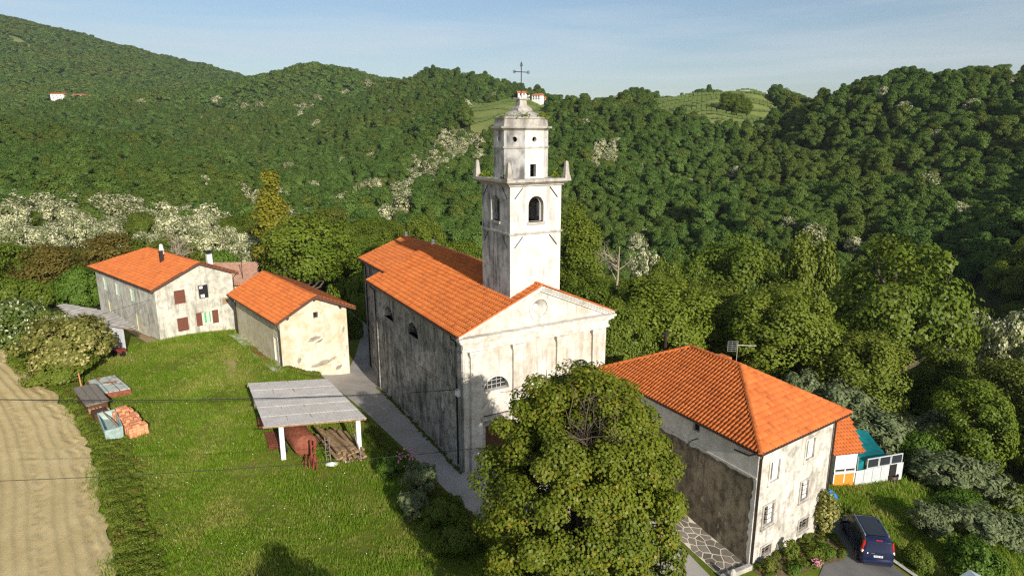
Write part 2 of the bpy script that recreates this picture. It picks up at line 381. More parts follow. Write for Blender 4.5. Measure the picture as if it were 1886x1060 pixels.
def leafmat(name, a, b, c, alt=None, alt_amt=0.0, transl=.20, patch_scale=.02, yellow=(.16, .17, .03), yamt=.35):
    """leaf colours: a-b by leaf, c by tree, slow change over the land, optional blossom share"""
    m = bpy.data.materials.new(name); m.use_nodes = True; n = N.__new__(N); n.m = m; n.t = m.node_tree; n.t.nodes.clear()
    at_ = n.n('ShaderNodeAttribute', attribute_name='tint'); oi = n.n('ShaderNodeObjectInfo')
    k = n.mix(at_.outputs['Fac'], a, b)
    k = n.mix(n.math('MULTIPLY', oi.outputs['Random'], .75), k, c)
    if yamt:
        k = n.mix(n.math('MULTIPLY', n.ramp(n.noise(patch_scale, 4, .6), .48, .7), yamt), k, yellow)
        k = n.mix(n.math('MULTIPLY', n.ramp(n.math('FRACT', n.math('MULTIPLY', oi.outputs['Random'], 17.3)), .72, .95), .55), k, yellow)
    if alt:
        r = n.math('FRACT', n.math('MULTIPLY', at_.outputs['Fac'], 13.7))
        lump = n.ramp(n.noise(.55, 4, .6), .35, .6)
        k = n.mix(n.math('MULTIPLY', n.math('LESS_THAN', r, alt_amt), lump), k, alt)
    d = n.n('ShaderNodeBsdfDiffuse'); t = n.n('ShaderNodeBsdfTranslucent'); g = n.n('ShaderNodeBsdfGlossy'); g.inputs['Roughness'].default_value = .45
    mx = n.n('ShaderNodeMixShader'); mx.inputs[0].default_value = transl; mx2 = n.n('ShaderNodeMixShader'); mx2.inputs[0].default_value = .012
    n.lk(k, d.inputs[0]); n.lk(n.mix(1.0, k, (1.25, 1.35, .7), 'MULTIPLY'), t.inputs[0])
    n.lk(d.outputs[0], mx.inputs[1]); n.lk(t.outputs[0], mx.inputs[2]); n.lk(mx.outputs[0], mx2.inputs[1]); n.lk(g.outputs[0], mx2.inputs[2])
    o = n.n('ShaderNodeOutputMaterial'); n.lk(mx2.outputs[0], o.inputs[0]); return m
M['lf_far'] = leafmat('far_forest_leaves', (.070, .138, .024), (.145, .215, .042), (.060, .115, .021), patch_scale=.012, yellow=(.13, .15, .022), yamt=.6)
M['lf_mid'] = leafmat('green_leaves', (.080, .130, .012), (.165, .215, .022), (.088, .120, .014), patch_scale=.03, yellow=(.16, .165, .03), yamt=.5)
M['lf_lime'] = leafmat('yellow_green_leaves', (.095, .148, .014), (.185, .225, .026), (.125, .155, .018), patch_scale=.05)
M['lf_linden'] = leafmat('linden_leaves', (.082, .122, .009), (.18, .205, .018), (.10, .13, .011), alt=(.26, .20, .03), alt_amt=.14, patch_scale=.2, yamt=.25)
M['lf_olive'] = leafmat('olive_leaves', (.12, .155, .065), (.21, .24, .115), (.14, .17, .075), yamt=0)
M['lf_white'] = leafmat('robinia_leaves_and_blossom', (.10, .14, .035), (.18, .20, .06), (.12, .15, .04), alt=(.74, .70, .48), alt_amt=.62, yamt=.2)
M['lf_white2'] = leafmat('thin_blossom_leaves', (.07, .11, .025), (.14, .17, .04), (.09, .12, .03), alt=(.66, .60, .40), alt_amt=.5, yamt=.2)
M['lf_elder'] = leafmat('elder_leaves_and_umbels', (.07, .11, .02), (.13, .17, .03), (.09, .13, .02), alt=(.68, .66, .5), alt_amt=.16, yamt=.2)
M['lf_cream'] = leafmat('shrub_leaves_with_cream_panicles', (.10, .13, .022), (.20, .19, .04), (.15, .15, .03), alt=(.46, .40, .16), alt_amt=.35, yamt=.2)
M['lf_bronze'] = leafmat('bronze_leaves', (.10, .09, .02), (.19, .15, .03), (.13, .10, .02), yamt=0)
M['lf_yellow'] = leafmat('golden_leaves', (.16, .165, .015), (.26, .24, .03), (.20, .19, .02), yamt=0)
M['lf_bright'] = leafmat('bright_green_leaves', (.06, .12, .012), (.12, .19, .022), (.07, .13, .015), yamt=0)
M['lf_grass'] = leafmat('grass_blades', (.125, .225, .010), (.23, .33, .024), (.155, .25, .016), patch_scale=.25, yellow=(.38, .35, .09), yamt=.7, transl=.35)
M['pink'] = flat('pink_petals', (.65, .25, .35), .8)
M['dead'] = flat('dry_twigs', (.34, .28, .20), .95)

# ------------------------------------------------------------------ GROUND
def polar_ground():
    az = np.concatenate([np.arange(-180, -56, 4.), np.arange(-56, 56, .5), np.arange(56, 180.1, 4.)])
    rr = [0.01, 4, 8, 12, 16, 19]
    while rr[-1] < 105: rr.append(rr[-1] + .65)
    while rr[-1] < 12000: rr.append(rr[-1] * (1.018 if rr[-1] < 2200 else 1.12))
    rr = np.array(rr); A, D = np.meshgrid(np.radians(az), rr)
    X, Y = D * np.sin(A), D * np.cos(A); Z = ground(X, Y)
    # each shell below the far scarp keeps going down to the horizon plain
    nr, na = X.shape
    V = np.c_[X.ravel(), Y.ravel(), Z.ravel()]
    i = np.arange(nr - 1)[:, None] * na + np.arange(na - 1)[None, :]
    F = np.stack([i, i + na, i + na + 1, i + 1], -1).reshape(-1, 4)[:, ::-1]
    cx, cy = V[F].mean(1)[:, 0], V[F].mean(1)[:, 1]
    o = mesh('ground', V, F, [M['meadow'], M['floor']], smooth=True)
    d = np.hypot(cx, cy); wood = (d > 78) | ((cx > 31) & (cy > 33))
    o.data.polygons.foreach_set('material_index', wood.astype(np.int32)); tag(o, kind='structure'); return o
polar_ground()
def in_poly(x, y, poly):
    x = np.asarray(x); y = np.asarray(y); c = np.zeros(x.shape, bool); n = len(poly)
    for i in range(n):
        (x1, y1), (x2, y2) = poly[i][:2], poly[(i + 1) % n][:2]
        if y1 == y2: continue
        c ^= ((y1 > y) != (y2 > y)) & (x < (x2 - x1) * (y - y1) / (y2 - y1) + x1)
    return c
def drape(name, poly, m, off=.02, step=.7, kind='structure', zf=None, **tg):
    """sheet lying on the terrain inside poly"""
    P2 = []
    for i, a in enumerate(poly):
        b = poly[(i + 1) % len(poly)]; a = np.array(a[:2], float); b = np.array(b[:2], float)
        k = max(1, int(np.linalg.norm(b - a) / step))
        P2 += [tuple(a + (b - a) * j / k) for j in range(k)]
    nb = len(P2); x0, y0 = np.min(P2, 0); x1, y1 = np.max(P2, 0)
    gx, gy = np.meshgrid(np.arange(x0 + step / 2, x1, step), np.arange(y0 + step / 2, y1, step)); gx, gy = gx.ravel(), gy.ravel()
    k = in_poly(gx, gy, P2); P2 += list(zip(gx[k].tolist(), gy[k].tolist()))
    v, e, f, *_ = delaunay_2d_cdt([Vector(p) for p in P2], [(i, (i + 1) % nb) for i in range(nb)], [list(range(nb))], 1, 1e-4)
    v = np.array([(p.x, p.y) for p in v]); z = ground(v[:, 0], v[:, 1]) + off
    o = mesh(name, np.c_[v, z], [tuple(q) for q in f], m, smooth=True)
    if o.data.polygons[0].normal.z < 0: o.data.flip_normals()
    return tag(o, kind=kind, **tg)
def smooth_poly(pts, it=2):
    pts = [np.array(p[:2], float) for p in pts]
    for _ in range(it):
        q = []
        for i in range(len(pts)):
            a, b = pts[i], pts[(i + 1) % len(pts)]; q += [a * .75 + b * .25, a * .25 + b * .75]
        pts = q
    return [tuple(p) for p in pts]
ROAD = [(-24, 82), (-17.5, 72), (-16.2, 64), (-15.9, 59.6), (-17.9, 57.2), (-16.6, 55.6), (-13.2, 50.6), (-9.6, 45.2), (-6.4, 40.6), (-4.2, 37.0), (-1.5, 33.4), (3, 29.5), (6.5, 26), (10, 24), (13.5, 26.5), (11.2, 30.6), (9.6, 34.2), (8.2, 38.5), (6.8, 44.8), (-3.1, 39.3), (-9.5, 50.4), (-11.7, 54.4), (-12.4, 58), (-13.6, 64), (-15, 71), (-20, 82)]
drape('road', ROAD, M['road'], .03)
DRIVE = smooth_poly([(13.2, 27), (15.4, 29.3), (17.2, 31.9), (19.5, 35.0), (20.0, 36.3), (19.6, 38.2), (21.6, 38.4), (22.3, 35.2), (23.2, 32.3), (24.4, 29), (25, 24), (14, 22)], 1)
drape('driveway', DRIVE, M['drive'], .03)
drape('footpath', [(19.8, 37.6), (20.1, 42), (21.0, 43.8), (21.6, 43.2), (21.2, 41), (21.5, 37.8)], flat('trodden_earth_path', (.33, .27, .19), .95, .3, 2), .025)
RL = smooth_poly([(-85, 88), (-70, 86.5), (-60, 85.5), (-50, 82.3), (-48, 79.5), (-56, 80.5), (-66, 82.5), (-85, 84)], 1)
drape('lane', RL, M['road'], .03)
drape('dirt_patch', smooth_poly([(-26.7, 56.6), (-25.2, 56.4), (-23.4, 52.2), (-24.2, 51.6)], 2), M['earth'], .012)
# ploughed field with wheel tracks and furrows
FE = [(-51.5, 61.6), (-44.2, 55.6), (-37.4, 49.9), (-33.4, 46), (-29.9, 42.0), (-26.6, 38), (-23.9, 34.0), (-21.6, 31), (-19.7, 28.2), (-17, 22)]
def field():
    # rows run alongside the edge: parameterise by edge position and offset to the left
    E_ = np.array(FE); seg = np.r_[0, np.cumsum(np.hypot(*np.diff(E_, axis=0).T))]
    u = np.arange(0, seg[-1], .22); w = np.concatenate([np.arange(0, 22, .13), np.arange(22, 60, 1.0)])
    ex, ey = np.interp(u, seg, E_[:, 0]), np.interp(u, seg, E_[:, 1])
    tx, ty = np.gradient(ex), np.gradient(ey); l = np.hypot(tx, ty); k = np.ones(41) / 41
    nx = np.convolve(np.pad(ty / l, 20, 'edge'), k, 'valid'); ny = np.convolve(np.pad(-tx / l, 20, 'edge'), k, 'valid'); l = np.hypot(nx, ny); nx, ny = -nx / l, -ny / l
    s_ = 1 if (nx.mean() < 0) else -1
    U, Wg = np.meshgrid(u, w, indexing='ij')
    rg = np.random.default_rng(3); jag = np.interp(u, np.arange(0, 70, .8), rg.normal(0, .22, 88)) * 1.0
    X = ex[:, None] + s_ * nx[:, None] * (Wg + jag[:, None] * np.exp(-Wg / 1.2)); Y = ey[:, None] + s_ * ny[:, None] * (Wg + jag[:, None] * np.exp(-Wg / 1.2))
    Z = ground(X, Y) + .16
    wv = Wg + .10 * np.sin(U * .15)
    Z += .035 * np.cos(wv * 2 * math.pi / .62) + .02 * np.cos(wv * 2 * math.pi / .31 + 1)
    tr = np.abs(((wv + .4) % 2.3) - 1.15); Z -= .10 * np.exp(-(tr / .13) ** 2)
    Z += rg.normal(0, .007, Z.shape) * (1 + 4 * np.exp(-(tr / .25) ** 2)) + .03 * (rg.random(Z.shape) > .985) * (rg.random(Z.shape))
    Z[:, 0] -= .1
    V = np.c_[X.ravel(), Y.ravel(), Z.ravel()]; nu, nw = X.shape
    i = np.arange(nu - 1)[:, None] * nw + np.arange(nw - 1)[None, :]
    F = np.stack([i, i + nw, i + nw + 1, i + 1], -1).reshape(-1, 4)
    o = mesh('ploughed_field', V, F, M['soil']);
    if o.data.polygons[5].normal.z < 0: o.data.flip_normals()
    tag(o, kind='structure')
field()

# ------------------------------------------------------------------ wall panels with openings, roofs of tiles
def arc(cx, cz_, r, n=10, full=False, rz=None):
    rz = rz or r
    a0, a1 = (0, math.pi) if not full else (0, 2 * math.pi * (1 - 1 / n))
    return [(cx + r * math.cos(a0 + (a1 - a0) * i / n if not full else 2 * math.pi * i / n), cz_ + rz * math.sin(a0 + (a1 - a0) * i / n if not full else 2 * math.pi * i / n)) for i in range(n + (0 if full else 1))]
def rect(u0, u1, z0, z1): return [(u0, z0), (u1, z0), (u1, z1), (u0, z1)]
def archwin(u0, u1, z0, zs, n=8):
    c, r = (u0 + u1) / 2, (u1 - u0) / 2
    return [(u0, z0), (u1, z0)] + arc(c, zs, r, n)
class Wall:
    """vertical wall from p to q (world xy); u runs p->q, outside is to the right of p->q"""
    def __init__(s, p, q):
        s.p = np.array(p[:2], float); s.q = np.array(q[:2], float); d = s.q - s.p; s.len = np.linalg.norm(d); s.u = d / s.len; s.n = np.array([s.u[1], -s.u[0]])
    def pt(s, u, z, out=0.0):
        x = s.p + s.u * u + s.n * out; return (x[0], x[1], z)
    def panel(s, name, outline, holes, m, parent, depth=.3, back=False):
        polys = [outline] + holes
        tris = tessellate_polygon([[Vector((a, b, 0)) for a, b in po] for po in polys])
        flatp = [q for po in polys for q in po]
        V = [s.pt(a, b) for a, b in flatp]; F = []
        for t in tris:
            a, b, c = [flatp[i] for i in t]
            if abs((b[0] - a[0]) * (c[1] - a[1]) - (b[1] - a[1]) * (c[0] - a[0])) < 1e-7: continue
            up = (b[0] - a[0]) * (c[1] - a[1]) - (b[1] - a[1]) * (c[0] - a[0]) > 0
            F.append(tuple(t) if up else tuple(t)[::-1])
        for h in holes:
            k = len(V); n = len(h); V += [s.pt(a, b) for a, b in h] + [s.pt(a, b, -depth) for a, b in h]
            F += [(k + i, k + (i + 1) % n, k + n + (i + 1) % n, k + n + i) for i in range(n)]
        if back:
            k = len(V); V += [s.pt(a, b, -back) for a, b in flatp]; F += [tuple(k + i for i in t)[::-1] for t in F[:len(F)] if max(t) < len(flatp)]
        return mesh(name, V, F, m, parent)
    def fill(s, name, poly, out, m, parent):
        return mesh(name, [s.pt(a, b, out) for a, b in poly], [tuple(range(len(poly)))], m, parent)
    def slab(s, name, poly, o0, o1, m, parent):
        n = len(poly); V = [s.pt(a, b, o0) for a, b in poly] + [s.pt(a, b, o1) for a, b in poly]
        F = [tuple(range(n))[::-1], tuple(range(n, 2 * n))] + [(i, (i + 1) % n, n + (i + 1) % n, n + i) for i in range(n)]
        o = mesh(name, V, F, m, parent); return o
    def ring(s, name, outer, inner, o0, o1, m, parent):
        """moulding between two matching outlines"""
        n = len(outer); V = [s.pt(a, b, o1) for a, b in outer] + [s.pt(a, b, o1) for a, b in inner] + [s.pt(a, b, o0) for a, b in outer] + [s.pt(a, b, o0) for a, b in inner]
        F = []
        for i in range(n):
            j = (i + 1) % n; F += [(i, j, n + j, n + i), (2 * n + i, 2 * n + j, j, i), (n + i, n + j, 3 * n + j, 3 * n + i)]
        return mesh(name, V, F, m, parent)
def lerp(a, b, t): return a + (b - a) * t

TILE_PROF = np.array([(0.0, 0.0), (.46, .0), (.58, .075), (.80, .10), (1.0, .012)])
def tile_geom(w, h):
    P_ = TILE_PROF
    lo = [(x * w, -.02, z + .035) for x, z in P_]; hi = [(x * w, h + .03, z + .004) for x, z in P_]; bot = [(x * w, -.02, z + .008) for x, z in P_]
    V = lo + hi + bot; F = []
    for i in range(4): F += [(i, i + 1, i + 6, i + 5), (10 + i, 11 + i, i + 1, i)]
    return np.array(V), np.array(F)
def tiles(name, poly3, m, parent, tw=.25, th=.36, single=0, cull=None, rng=None, shift=0):
    """poly3: roof slope, first edge = eave (left to right seen from outside). Returns joined tiles; the 'single' nearest ones become parts of their own"""
    P3 = [np.array(p, float) for p in poly3]; e = P3[1] - P3[0]; Ln = np.linalg.norm(e); e /= Ln
    nn = np.cross(e, P3[2] - P3[0]); nn /= np.linalg.norm(nn)
    if nn[2] < 0: nn = -nn
    up = np.cross(nn, e); up = up if up[2] > 0 else -up
    q = [((p - P3[0]) @ e, (p - P3[0]) @ up) for p in P3]
    umin, umax = min(a for a, b in q), max(a for a, b in q); vmax = max(b for a, b in q)
    nu = int(round((umax - umin) / tw)); nv = int(round(vmax / th)); tw = (umax - umin) / nu; th = vmax / nv
    U, Vv = np.meshgrid(umin + np.arange(nu) * tw, np.arange(nv) * th); U, Vv = U.ravel(), Vv.ravel()
    c = in_poly(U + tw / 2, Vv + th / 2, q)
    if cull is not None:
        w3 = P3[0] + np.outer(U + tw / 2, e) + np.outer(Vv + th / 2, up); c &= ~cull(w3)
    U, Vv = U[c], Vv[c]; tv, tf = tile_geom(tw, th); n = len(U)
    rng = rng or np.random.default_rng(int(abs(P3[0][0]) * 100) + 7)
    jit = rng.normal(0, .004, n)
    base = P3[0] + np.outer(U, e) + np.outer(Vv, up) + nn * .02
    # handedness: want (e, up, nn) right handed
    sgn = 1 if np.dot(np.cross(e, up), nn) > 0 else -1
    if single:
        d = np.linalg.norm(base - np.array([0, 0, CAMZ]), axis=1); idx = np.argsort(d); one, rest = idx[:single], idx[single:]
        me = None
        src = None
        for k in one:
            Mx = Matrix(((e[0], up[0], nn[0], 0), (e[1], up[1], nn[1], 0), (e[2], up[2], nn[2], 0), (0, 0, 0, 1)))
            Mx.translation = Vector(base[k] + nn * jit[k]) - wloc(parent)
            if src is None:
                src = mesh('roof_tile', tv, tf, m, parent, world=False, tint=np.zeros(len(tf))); src.matrix_local = Mx
            else: inst(src, parent, mat=Mx)
        base, jit = base[rest], jit[rest]; n = len(base)
    G = base[:, None, :] + tv[None, :, 0:1] * e + tv[None, :, 1:2] * up + (tv[None, :, 2:3] + jit[:, None, None]) * nn
    F = (np.arange(n)[:, None, None] * len(tv) + tf[None]).reshape(-1, 4)
    if sgn < 0: F = F[:, ::-1]
    o = mesh(name, G.reshape(-1, 3), F, m, parent, tint=np.repeat(rng.random(n), len(tf))); o['kind'] = 'stuff'
    return o
def caps(name, a, b, m, parent, r=.11, step=.36, lift=.05):
    """row of half-round ridge tiles"""
    a, b = np.array(a, float), np.array(b, float); d = b - a; Ln = np.linalg.norm(d); d /= Ln; k = max(1, int(Ln / step)); st = Ln / k
    side = np.cross(d, [0, 0, 1.]); side /= np.linalg.norm(side); up = np.cross(side, d); V = []; F = []; T = []
    rng = np.random.default_rng(k)
    for i in range(k):
        for j, (off, rr) in enumerate(((0, r * 1.12), (st + .03, r))):
            for q in range(6):
                an = math.pi * q / 5; V.append(a + d * (i * st + off) + side * math.cos(an) * rr + up * (math.sin(an) * rr * .9 + lift - .03 + (.02 if j == 0 else 0)))
        n = i * 12; F += [(n + q, n + q + 1, n + 6 + q + 1, n + 6 + q) for q in range(5)] + [(n, n + 1, n + 2, n + 3, n + 4, n + 5)]
        T += [rng.random()] * 6
    o = mesh(name, V, F, m, parent, tint=T); o['kind'] = 'stuff'; return o
def deck(name, poly, m, parent, thick=.10, drop=.0):
    P3 = [np.array(p, float) for p in poly]; nn = np.cross(P3[1] - P3[0], P3[2] - P3[0]); nn /= np.linalg.norm(nn)
    if nn[2] < 0: nn = -nn
    top = [p - nn * drop for p in P3]; bot = [p - nn * (thick + drop) for p in P3]; n = len(P3)
    return mesh(name, top + bot, [tuple(range(n)), tuple(range(n, 2 * n))[::-1]] + [(i, (i + 1) % n, n + (i + 1) % n, n + i) for i in range(n)], m, parent)
def gutter(a, b, m, parent, r=.07, drop=.05):
    a, b = np.array(a, float), np.array(b, float); a[2] -= drop; b[2] -= drop
    return MB().tube([a, b], r, 6).build('gutter', m, parent)
def pipe(pts, m, parent, r=.055): return MB().tube(pts, r, 6).build('downpipe', m, parent)

# ------------------------------------------------------------------ CHURCH
ch = thing('church', L(5.7, 8, -.5), 'old cream fronted church with dark streaked side wall and tall white bell tower', 'church')
CW, CL = 11.4, 17.7; Z0 = -.9; ZE = 9.35; RS, RZ = CW / 2, 12.05
def LP(s, t): p = A0 + s * D2 + t * D1; return (p[0], p[1])
fw = Wall(LP(0, 0), LP(CW, 0))
lun1, lun2 = arc(2.38, 5.42, .94, 12), arc(CW - 2.38, 5.42, .94, 12)
door1, door2 = rect(1.55, 3.25, -.05, 3.0), rect(CW - 3.25, CW - 1.55, -.05, 3.0)
door0 = rect(4.6, 6.8, -.05, 4.2)
ocu = arc(RS, 10.55, .62, 24, full=True)
fw.panel('wall', [(0, Z0), (CW, Z0), (CW, ZE), (RS, 11.75), (0, ZE)], [lun1, lun2, door1, door2, door0, ocu], M['facade'], ch, .45)
lw = Wall(LP(0, CL), LP(0, 0))
wins = [arc(CL - 14.0, 7.1, 1.02, 12), arc(CL - 8.65, 7.1, 1.02, 12)]
lw.panel('wall', [(0, Z0), (CL, Z0), (CL, ZE), (0, ZE)], wins, M['sidewall'], ch, .55)
rw = Wall(LP(CW, 0), LP(CW, CL)); rw.panel('wall', [(0, Z0 - 1), (CL, Z0 - 1), (CL, ZE), (0, ZE)], [arc(4, 7.1, 1.02, 12), arc(9, 7.1, 1.02, 12)], M['tower_l'], ch, .45)
bw = Wall(LP(CW, CL), LP(0, CL)); bw.panel('wall', [(0, Z0 - 1), (CW, Z0 - 1), (CW, ZE), (RS, 11.75), (0, ZE)], [], M['sidewall'], ch)
# rear body (choir), a little narrower
c0, c1, cl = 1.35, CW - 1.35, 24.4
Wall(LP(c0, cl), LP(c0, CL)).panel('wall', rect(0, cl - CL, Z0 - 1, 9.95), [], M['sidewall'], ch)
Wall(LP(c1, cl), LP(c0, cl)).panel('wall', [(0, Z0 - 1), (c1 - c0, Z0 - 1), (c1 - c0, 9.95), ((c1 - c0) / 2, 11.7), (0, 9.95)], [], M['sidewall'], ch)
Wall(LP(c1, CL), LP(c1, cl)).panel('wall', rect(0, cl - CL, Z0 - 1, 9.95), [], M['tower_l'], ch)
# side openings: glass, iron bars and sloping sills
for wv_, wins_ in ((lw, wins), (rw, [arc(4, 7.1, 1.02, 12), arc(9, 7.1, 1.02, 12)])):
    for w_ in wins_:
        g = wv_.fill('window', w_, -.5, M['glass'], ch); cx = (w_[0][0] + w_[-1][0]) / 2
        b = MB()
        for du in (-.6, -.2, .2, .6): x = wv_.pt(cx + du, 7.1, -.4); b.box((x[0], x[1], 7.1 + math.sqrt(1.0 - du * du) / 2), (.04, .04, math.sqrt(1.0 - du * du)), wv_.u)
        x = wv_.pt(cx, 7.5, -.4); b.box(x, (1.8, .04, .04), wv_.u); b.build('window_bar', M['black'], g)
        wv_.slab('window_sill', rect(cx - 1.12, cx + 1.12, 7.02, 7.10), -.4, .07, M['sidetrim'], g)
# facade openings
for lu, c_ in ((lun1, 2.38), (lun2, CW - 2.38)):
    g = fw.fill('window', lu, -.38, M['glass'], ch); b = MB()
    for du in (-.5, -.17, .17, .5): h_ = math.sqrt(.81 - du * du); x = fw.pt(c_ + du, 5.42 + h_ / 2, -.28); b.box(x, (.03, .04, h_), fw.u)
    for dz, hw in ((.3, .82), (.58, .66)): b.box(fw.pt(c_, 5.42 + dz, -.28), (hw * 2, .04, .03), fw.u)
    b.build('window_bar', M['concrete'], g)
    fw.ring('window_surround', arc(c_, 5.36, 1.13, 16), arc(c_, 5.42, .942, 16), 0, .09, M['trim'], ch)
    fw.slab('window_sill', rect(c_ - 1.13, c_ + 1.13, 5.27, 5.36), -.2, .10, M['trim'], ch)
    fw.ring('arch_moulding', arc(c_, 3.72, 1.18, 16, rz=1.12), arc(c_, 3.72, .98, 16, rz=.92), 0, .09, M['trim'], ch)
    fw.slab('door_cornice', rect(c_ - 1.25, c_ + 1.25, 3.42, 3.70), 0, .2, M['stone'], ch)
    fw.ring('door_surround', [(c_ - 1.08, -.6), (c_ - 1.08, 3.28), (c_ + 1.08, 3.28), (c_ + 1.08, -.6)], [(c_ - .85, -.6), (c_ - .85, 3.0), (c_ + .85, 3.0), (c_ + .85, -.6)], 0, .08, M['stone'], ch)
for (a_, b_, top) in ((1.55, 3.25, 3.0), (CW - 3.25, CW - 1.55, 3.0), (4.6, 6.8, 4.2)):
    mid = (a_ + b_) / 2
    d_ = fw.slab('door', rect(a_, b_, -.05, top), -.42, -.36, M['wood'], ch)
    for x0, x1 in ((a_ + .08, mid - .04), (mid + .04, b_ - .08)):
        for z0, z1 in ((.15, top * .3), (top * .34, top * .64), (top * .68, top - .12)): fw.slab('door_panel', rect(x0 + .07, x1 - .07, z0, z1), -.36, -.33, M['wood'], d_)
fw.slab('door_cornice', rect(4.2, 7.2, 4.55, 4.85), 0, .25, M['stone'], ch)
fw.ring('door_surround', [(4.3, -.8), (4.3, 4.5), (7.1, 4.5), (7.1, -.8)], [(4.6, -.8), (4.6, 4.2), (6.8, 4.2), (6.8, -.8)], 0, .1, M['stone'], ch)
# oculus: funnel with a small round hole
n_ = 24; o1 = arc(RS, 10.55, .62, n_, full=True); o2 = arc(RS - .02, 10.52, .26, n_, full=True)
mesh('oculus', [fw.pt(a, b, -.02) for a, b in o1] + [fw.pt(a, b, -.40) for a, b in o2] + [fw.pt(a, b, -.6) for a, b in o2], [(i, (i + 1) % n_, n_ + (i + 1) % n_, n_ + i) for i in range(n_)] + [(n_ + i, n_ + (i + 1) % n_, 2 * n_ + (i + 1) % n_, 2 * n_ + i) for i in range(n_)], M['trim'], ch, smooth=True)
fw.fill('oculus_dark_fill', arc(RS - .02, 10.52, .27, 16, full=True), -.59, M['dark'], ch)  # near-black disc: the shade inside the hole is put into its colour
fw.ring('oculus_moulding', arc(RS, 10.55, .80, 24, full=True), arc(RS, 10.55, .625, 24, full=True), 0, .07, M['trim'], ch)
# pilasters with bases and capitals (the facade's middle plane stands a little proud of the corner strips)
for a_, b_ in ((.48, 1.28), (3.62, 4.32), (7.08, 7.78), (CW - 1.28, CW - .48)):
    p_ = fw.slab('pilaster', rect(a_, b_, 1.62, 8.05), 0, .2, M['facade'], ch)
    fw.slab('pilaster_base', rect(a_ - .06, b_ + .06, Z0, 1.50), 0, .28, M['tower_l'], p_)
    fw.slab('base_moulding', rect(a_ - .12, b_ + .12, 1.50, 1.62), 0, .36, M['stone'], p_)
    fw.slab('capital', rect(a_ - .06, b_ + .06, 8.05, 8.20), 0, .26, M['trim'], p_)
    fw.slab('capital', rect(a_ - .14, b_ + .14, 8.24, 8.42), 0, .36, M['trim'], p_)
    fw.slab('capital', rect(a_ - .03, b_ + .03, 7.72, 7.78), .2, .24, M['trim'], p_)
for z0, z1, o in ((8.42, 8.60, .22), (8.60, 8.96, .16), (8.96, 9.08, .30), (9.08, 9.27, .44), (9.27, 9.42, .56)):
    fw.slab('entablature', rect(-.0 - (o - .1), CW + (o - .1), z0, z1), 0, o, M['trim'], ch)
for sg in (0, 1):
    def rk(h0, h1, o, nm='raking_cornice'):
        sl = (RZ - 9.5) / (RS + .35)
        pts = [(-.42, 9.42 + h0), (-.42, 9.42 + h1), (RS, 9.42 + h1 + sl * (RS + .42)), (RS, 9.42 + h0 + sl * (RS + .42))]
        if sg: pts = [(CW - a, b) for a, b in pts][::-1]
        fw.slab(nm, pts, 0, o, M['trim'], ch)
    rk(-.28, -.12, .16); rk(-.12, .02, .28); rk(.02, .12, .40)
# side wall pilasters and plinth
for u0, u1 in ((0, .75), (CL - 1.0, CL - .02)):
    lw.slab('corner_strip', rect(u0, u1, -.6, 9.1), 0, .09, M['sidetrim'], ch)
Wall(LP(c0, cl), LP(c0, CL)).slab('corner_strip', rect(0, .8, -1, 9.7), 0, .08, M['sidetrim'], ch)
lw.slab('eaves_moulding', rect(-.05, CL, 9.1, 9.32), 0, .16, M['sidetrim'], ch)
Wall(LP(c0, cl), LP(c0, CL)).slab('eaves_moulding', rect(-.05, cl - CL, 9.72, 9.92), 0, .14, M['sidetrim'], ch)
# roofs
SL = (RZ - 9.42) / (RS + .42)
eL, eR = (-.42, 9.50), (CW + .42, 9.50); RZr = 9.5 + SL * (RS + .42)
tw0, tw1, td0, td1 = RS - 1.95, RS + 1.95, .5, 4.4
def cullT(w):
    d = w[:, :2] - A0; s_ = d @ D2; t_ = d @ D1
    return (s_ > tw0 + .1) & (s_ < tw1 - .1) & (t_ > td0 + .1) & (t_ < td1 - .1)
for (s0, sr) in ((eL[0], RS), (eR[0], RS)):
    ty0, ty1 = -.36, CL + .5
    if s0 < RS: poly = [L(s0, ty1, 9.5), L(s0, ty0, 9.5), L(sr, ty0, RZr), L(sr, ty1, RZr)]
    else: poly = [L(s0, ty0, 9.5), L(s0, ty1, 9.5), L(sr, ty1, RZr), L(sr, ty0, RZr)]
    rf = deck('roof', poly, M['deck'], ch, .08)
    tiles('roof_tiles', poly, M['tile'], rf, .29, .40, cull=cullT)
caps('ridge_tiles', L(RS, 4.5, RZr), L(RS, CL + .5, RZr), M['tile'], ch, .13)
caps('ridge_tiles', L(RS, -.38, RZr), L(RS, .5, RZr), M['tile'], ch, .13)
for s0 in (eL[0] , eR[0]):
    caps('verge_tiles', L(s0, CL + .5, 9.53), L(RS, CL + .5, RZr + .03), M['tile'], ch, .09)
    caps('verge_tiles', L(s0, -.36, 9.53), L(RS, -.36, RZr + .03), M['tile'], ch, .08)
r2z, r2e = 11.95, 10.2
for s0 in (c0 - .4, c1 + .4):
    ty0, ty1 = CL - .4, cl + .45
    a = [L(s0, ty1, r2e), L(s0, ty0, r2e), L(RS, ty0, r2z), L(RS, ty1, r2z)]
    if s0 > RS: a = [a[1], a[0], a[3], a[2]]
    rf = deck('roof', a, M['deck'], ch, .08); tiles('roof_tiles', a, M['tile2'], rf, .29, .40)
    caps('verge_tiles', L(s0, cl + .45, r2e + .03), L(RS, cl + .45, r2z + .03), M['tile2'], ch, .09)
caps('ridge_tiles', L(RS, CL, r2z), L(RS, cl + .45, r2z), M['tile2'], ch, .12)
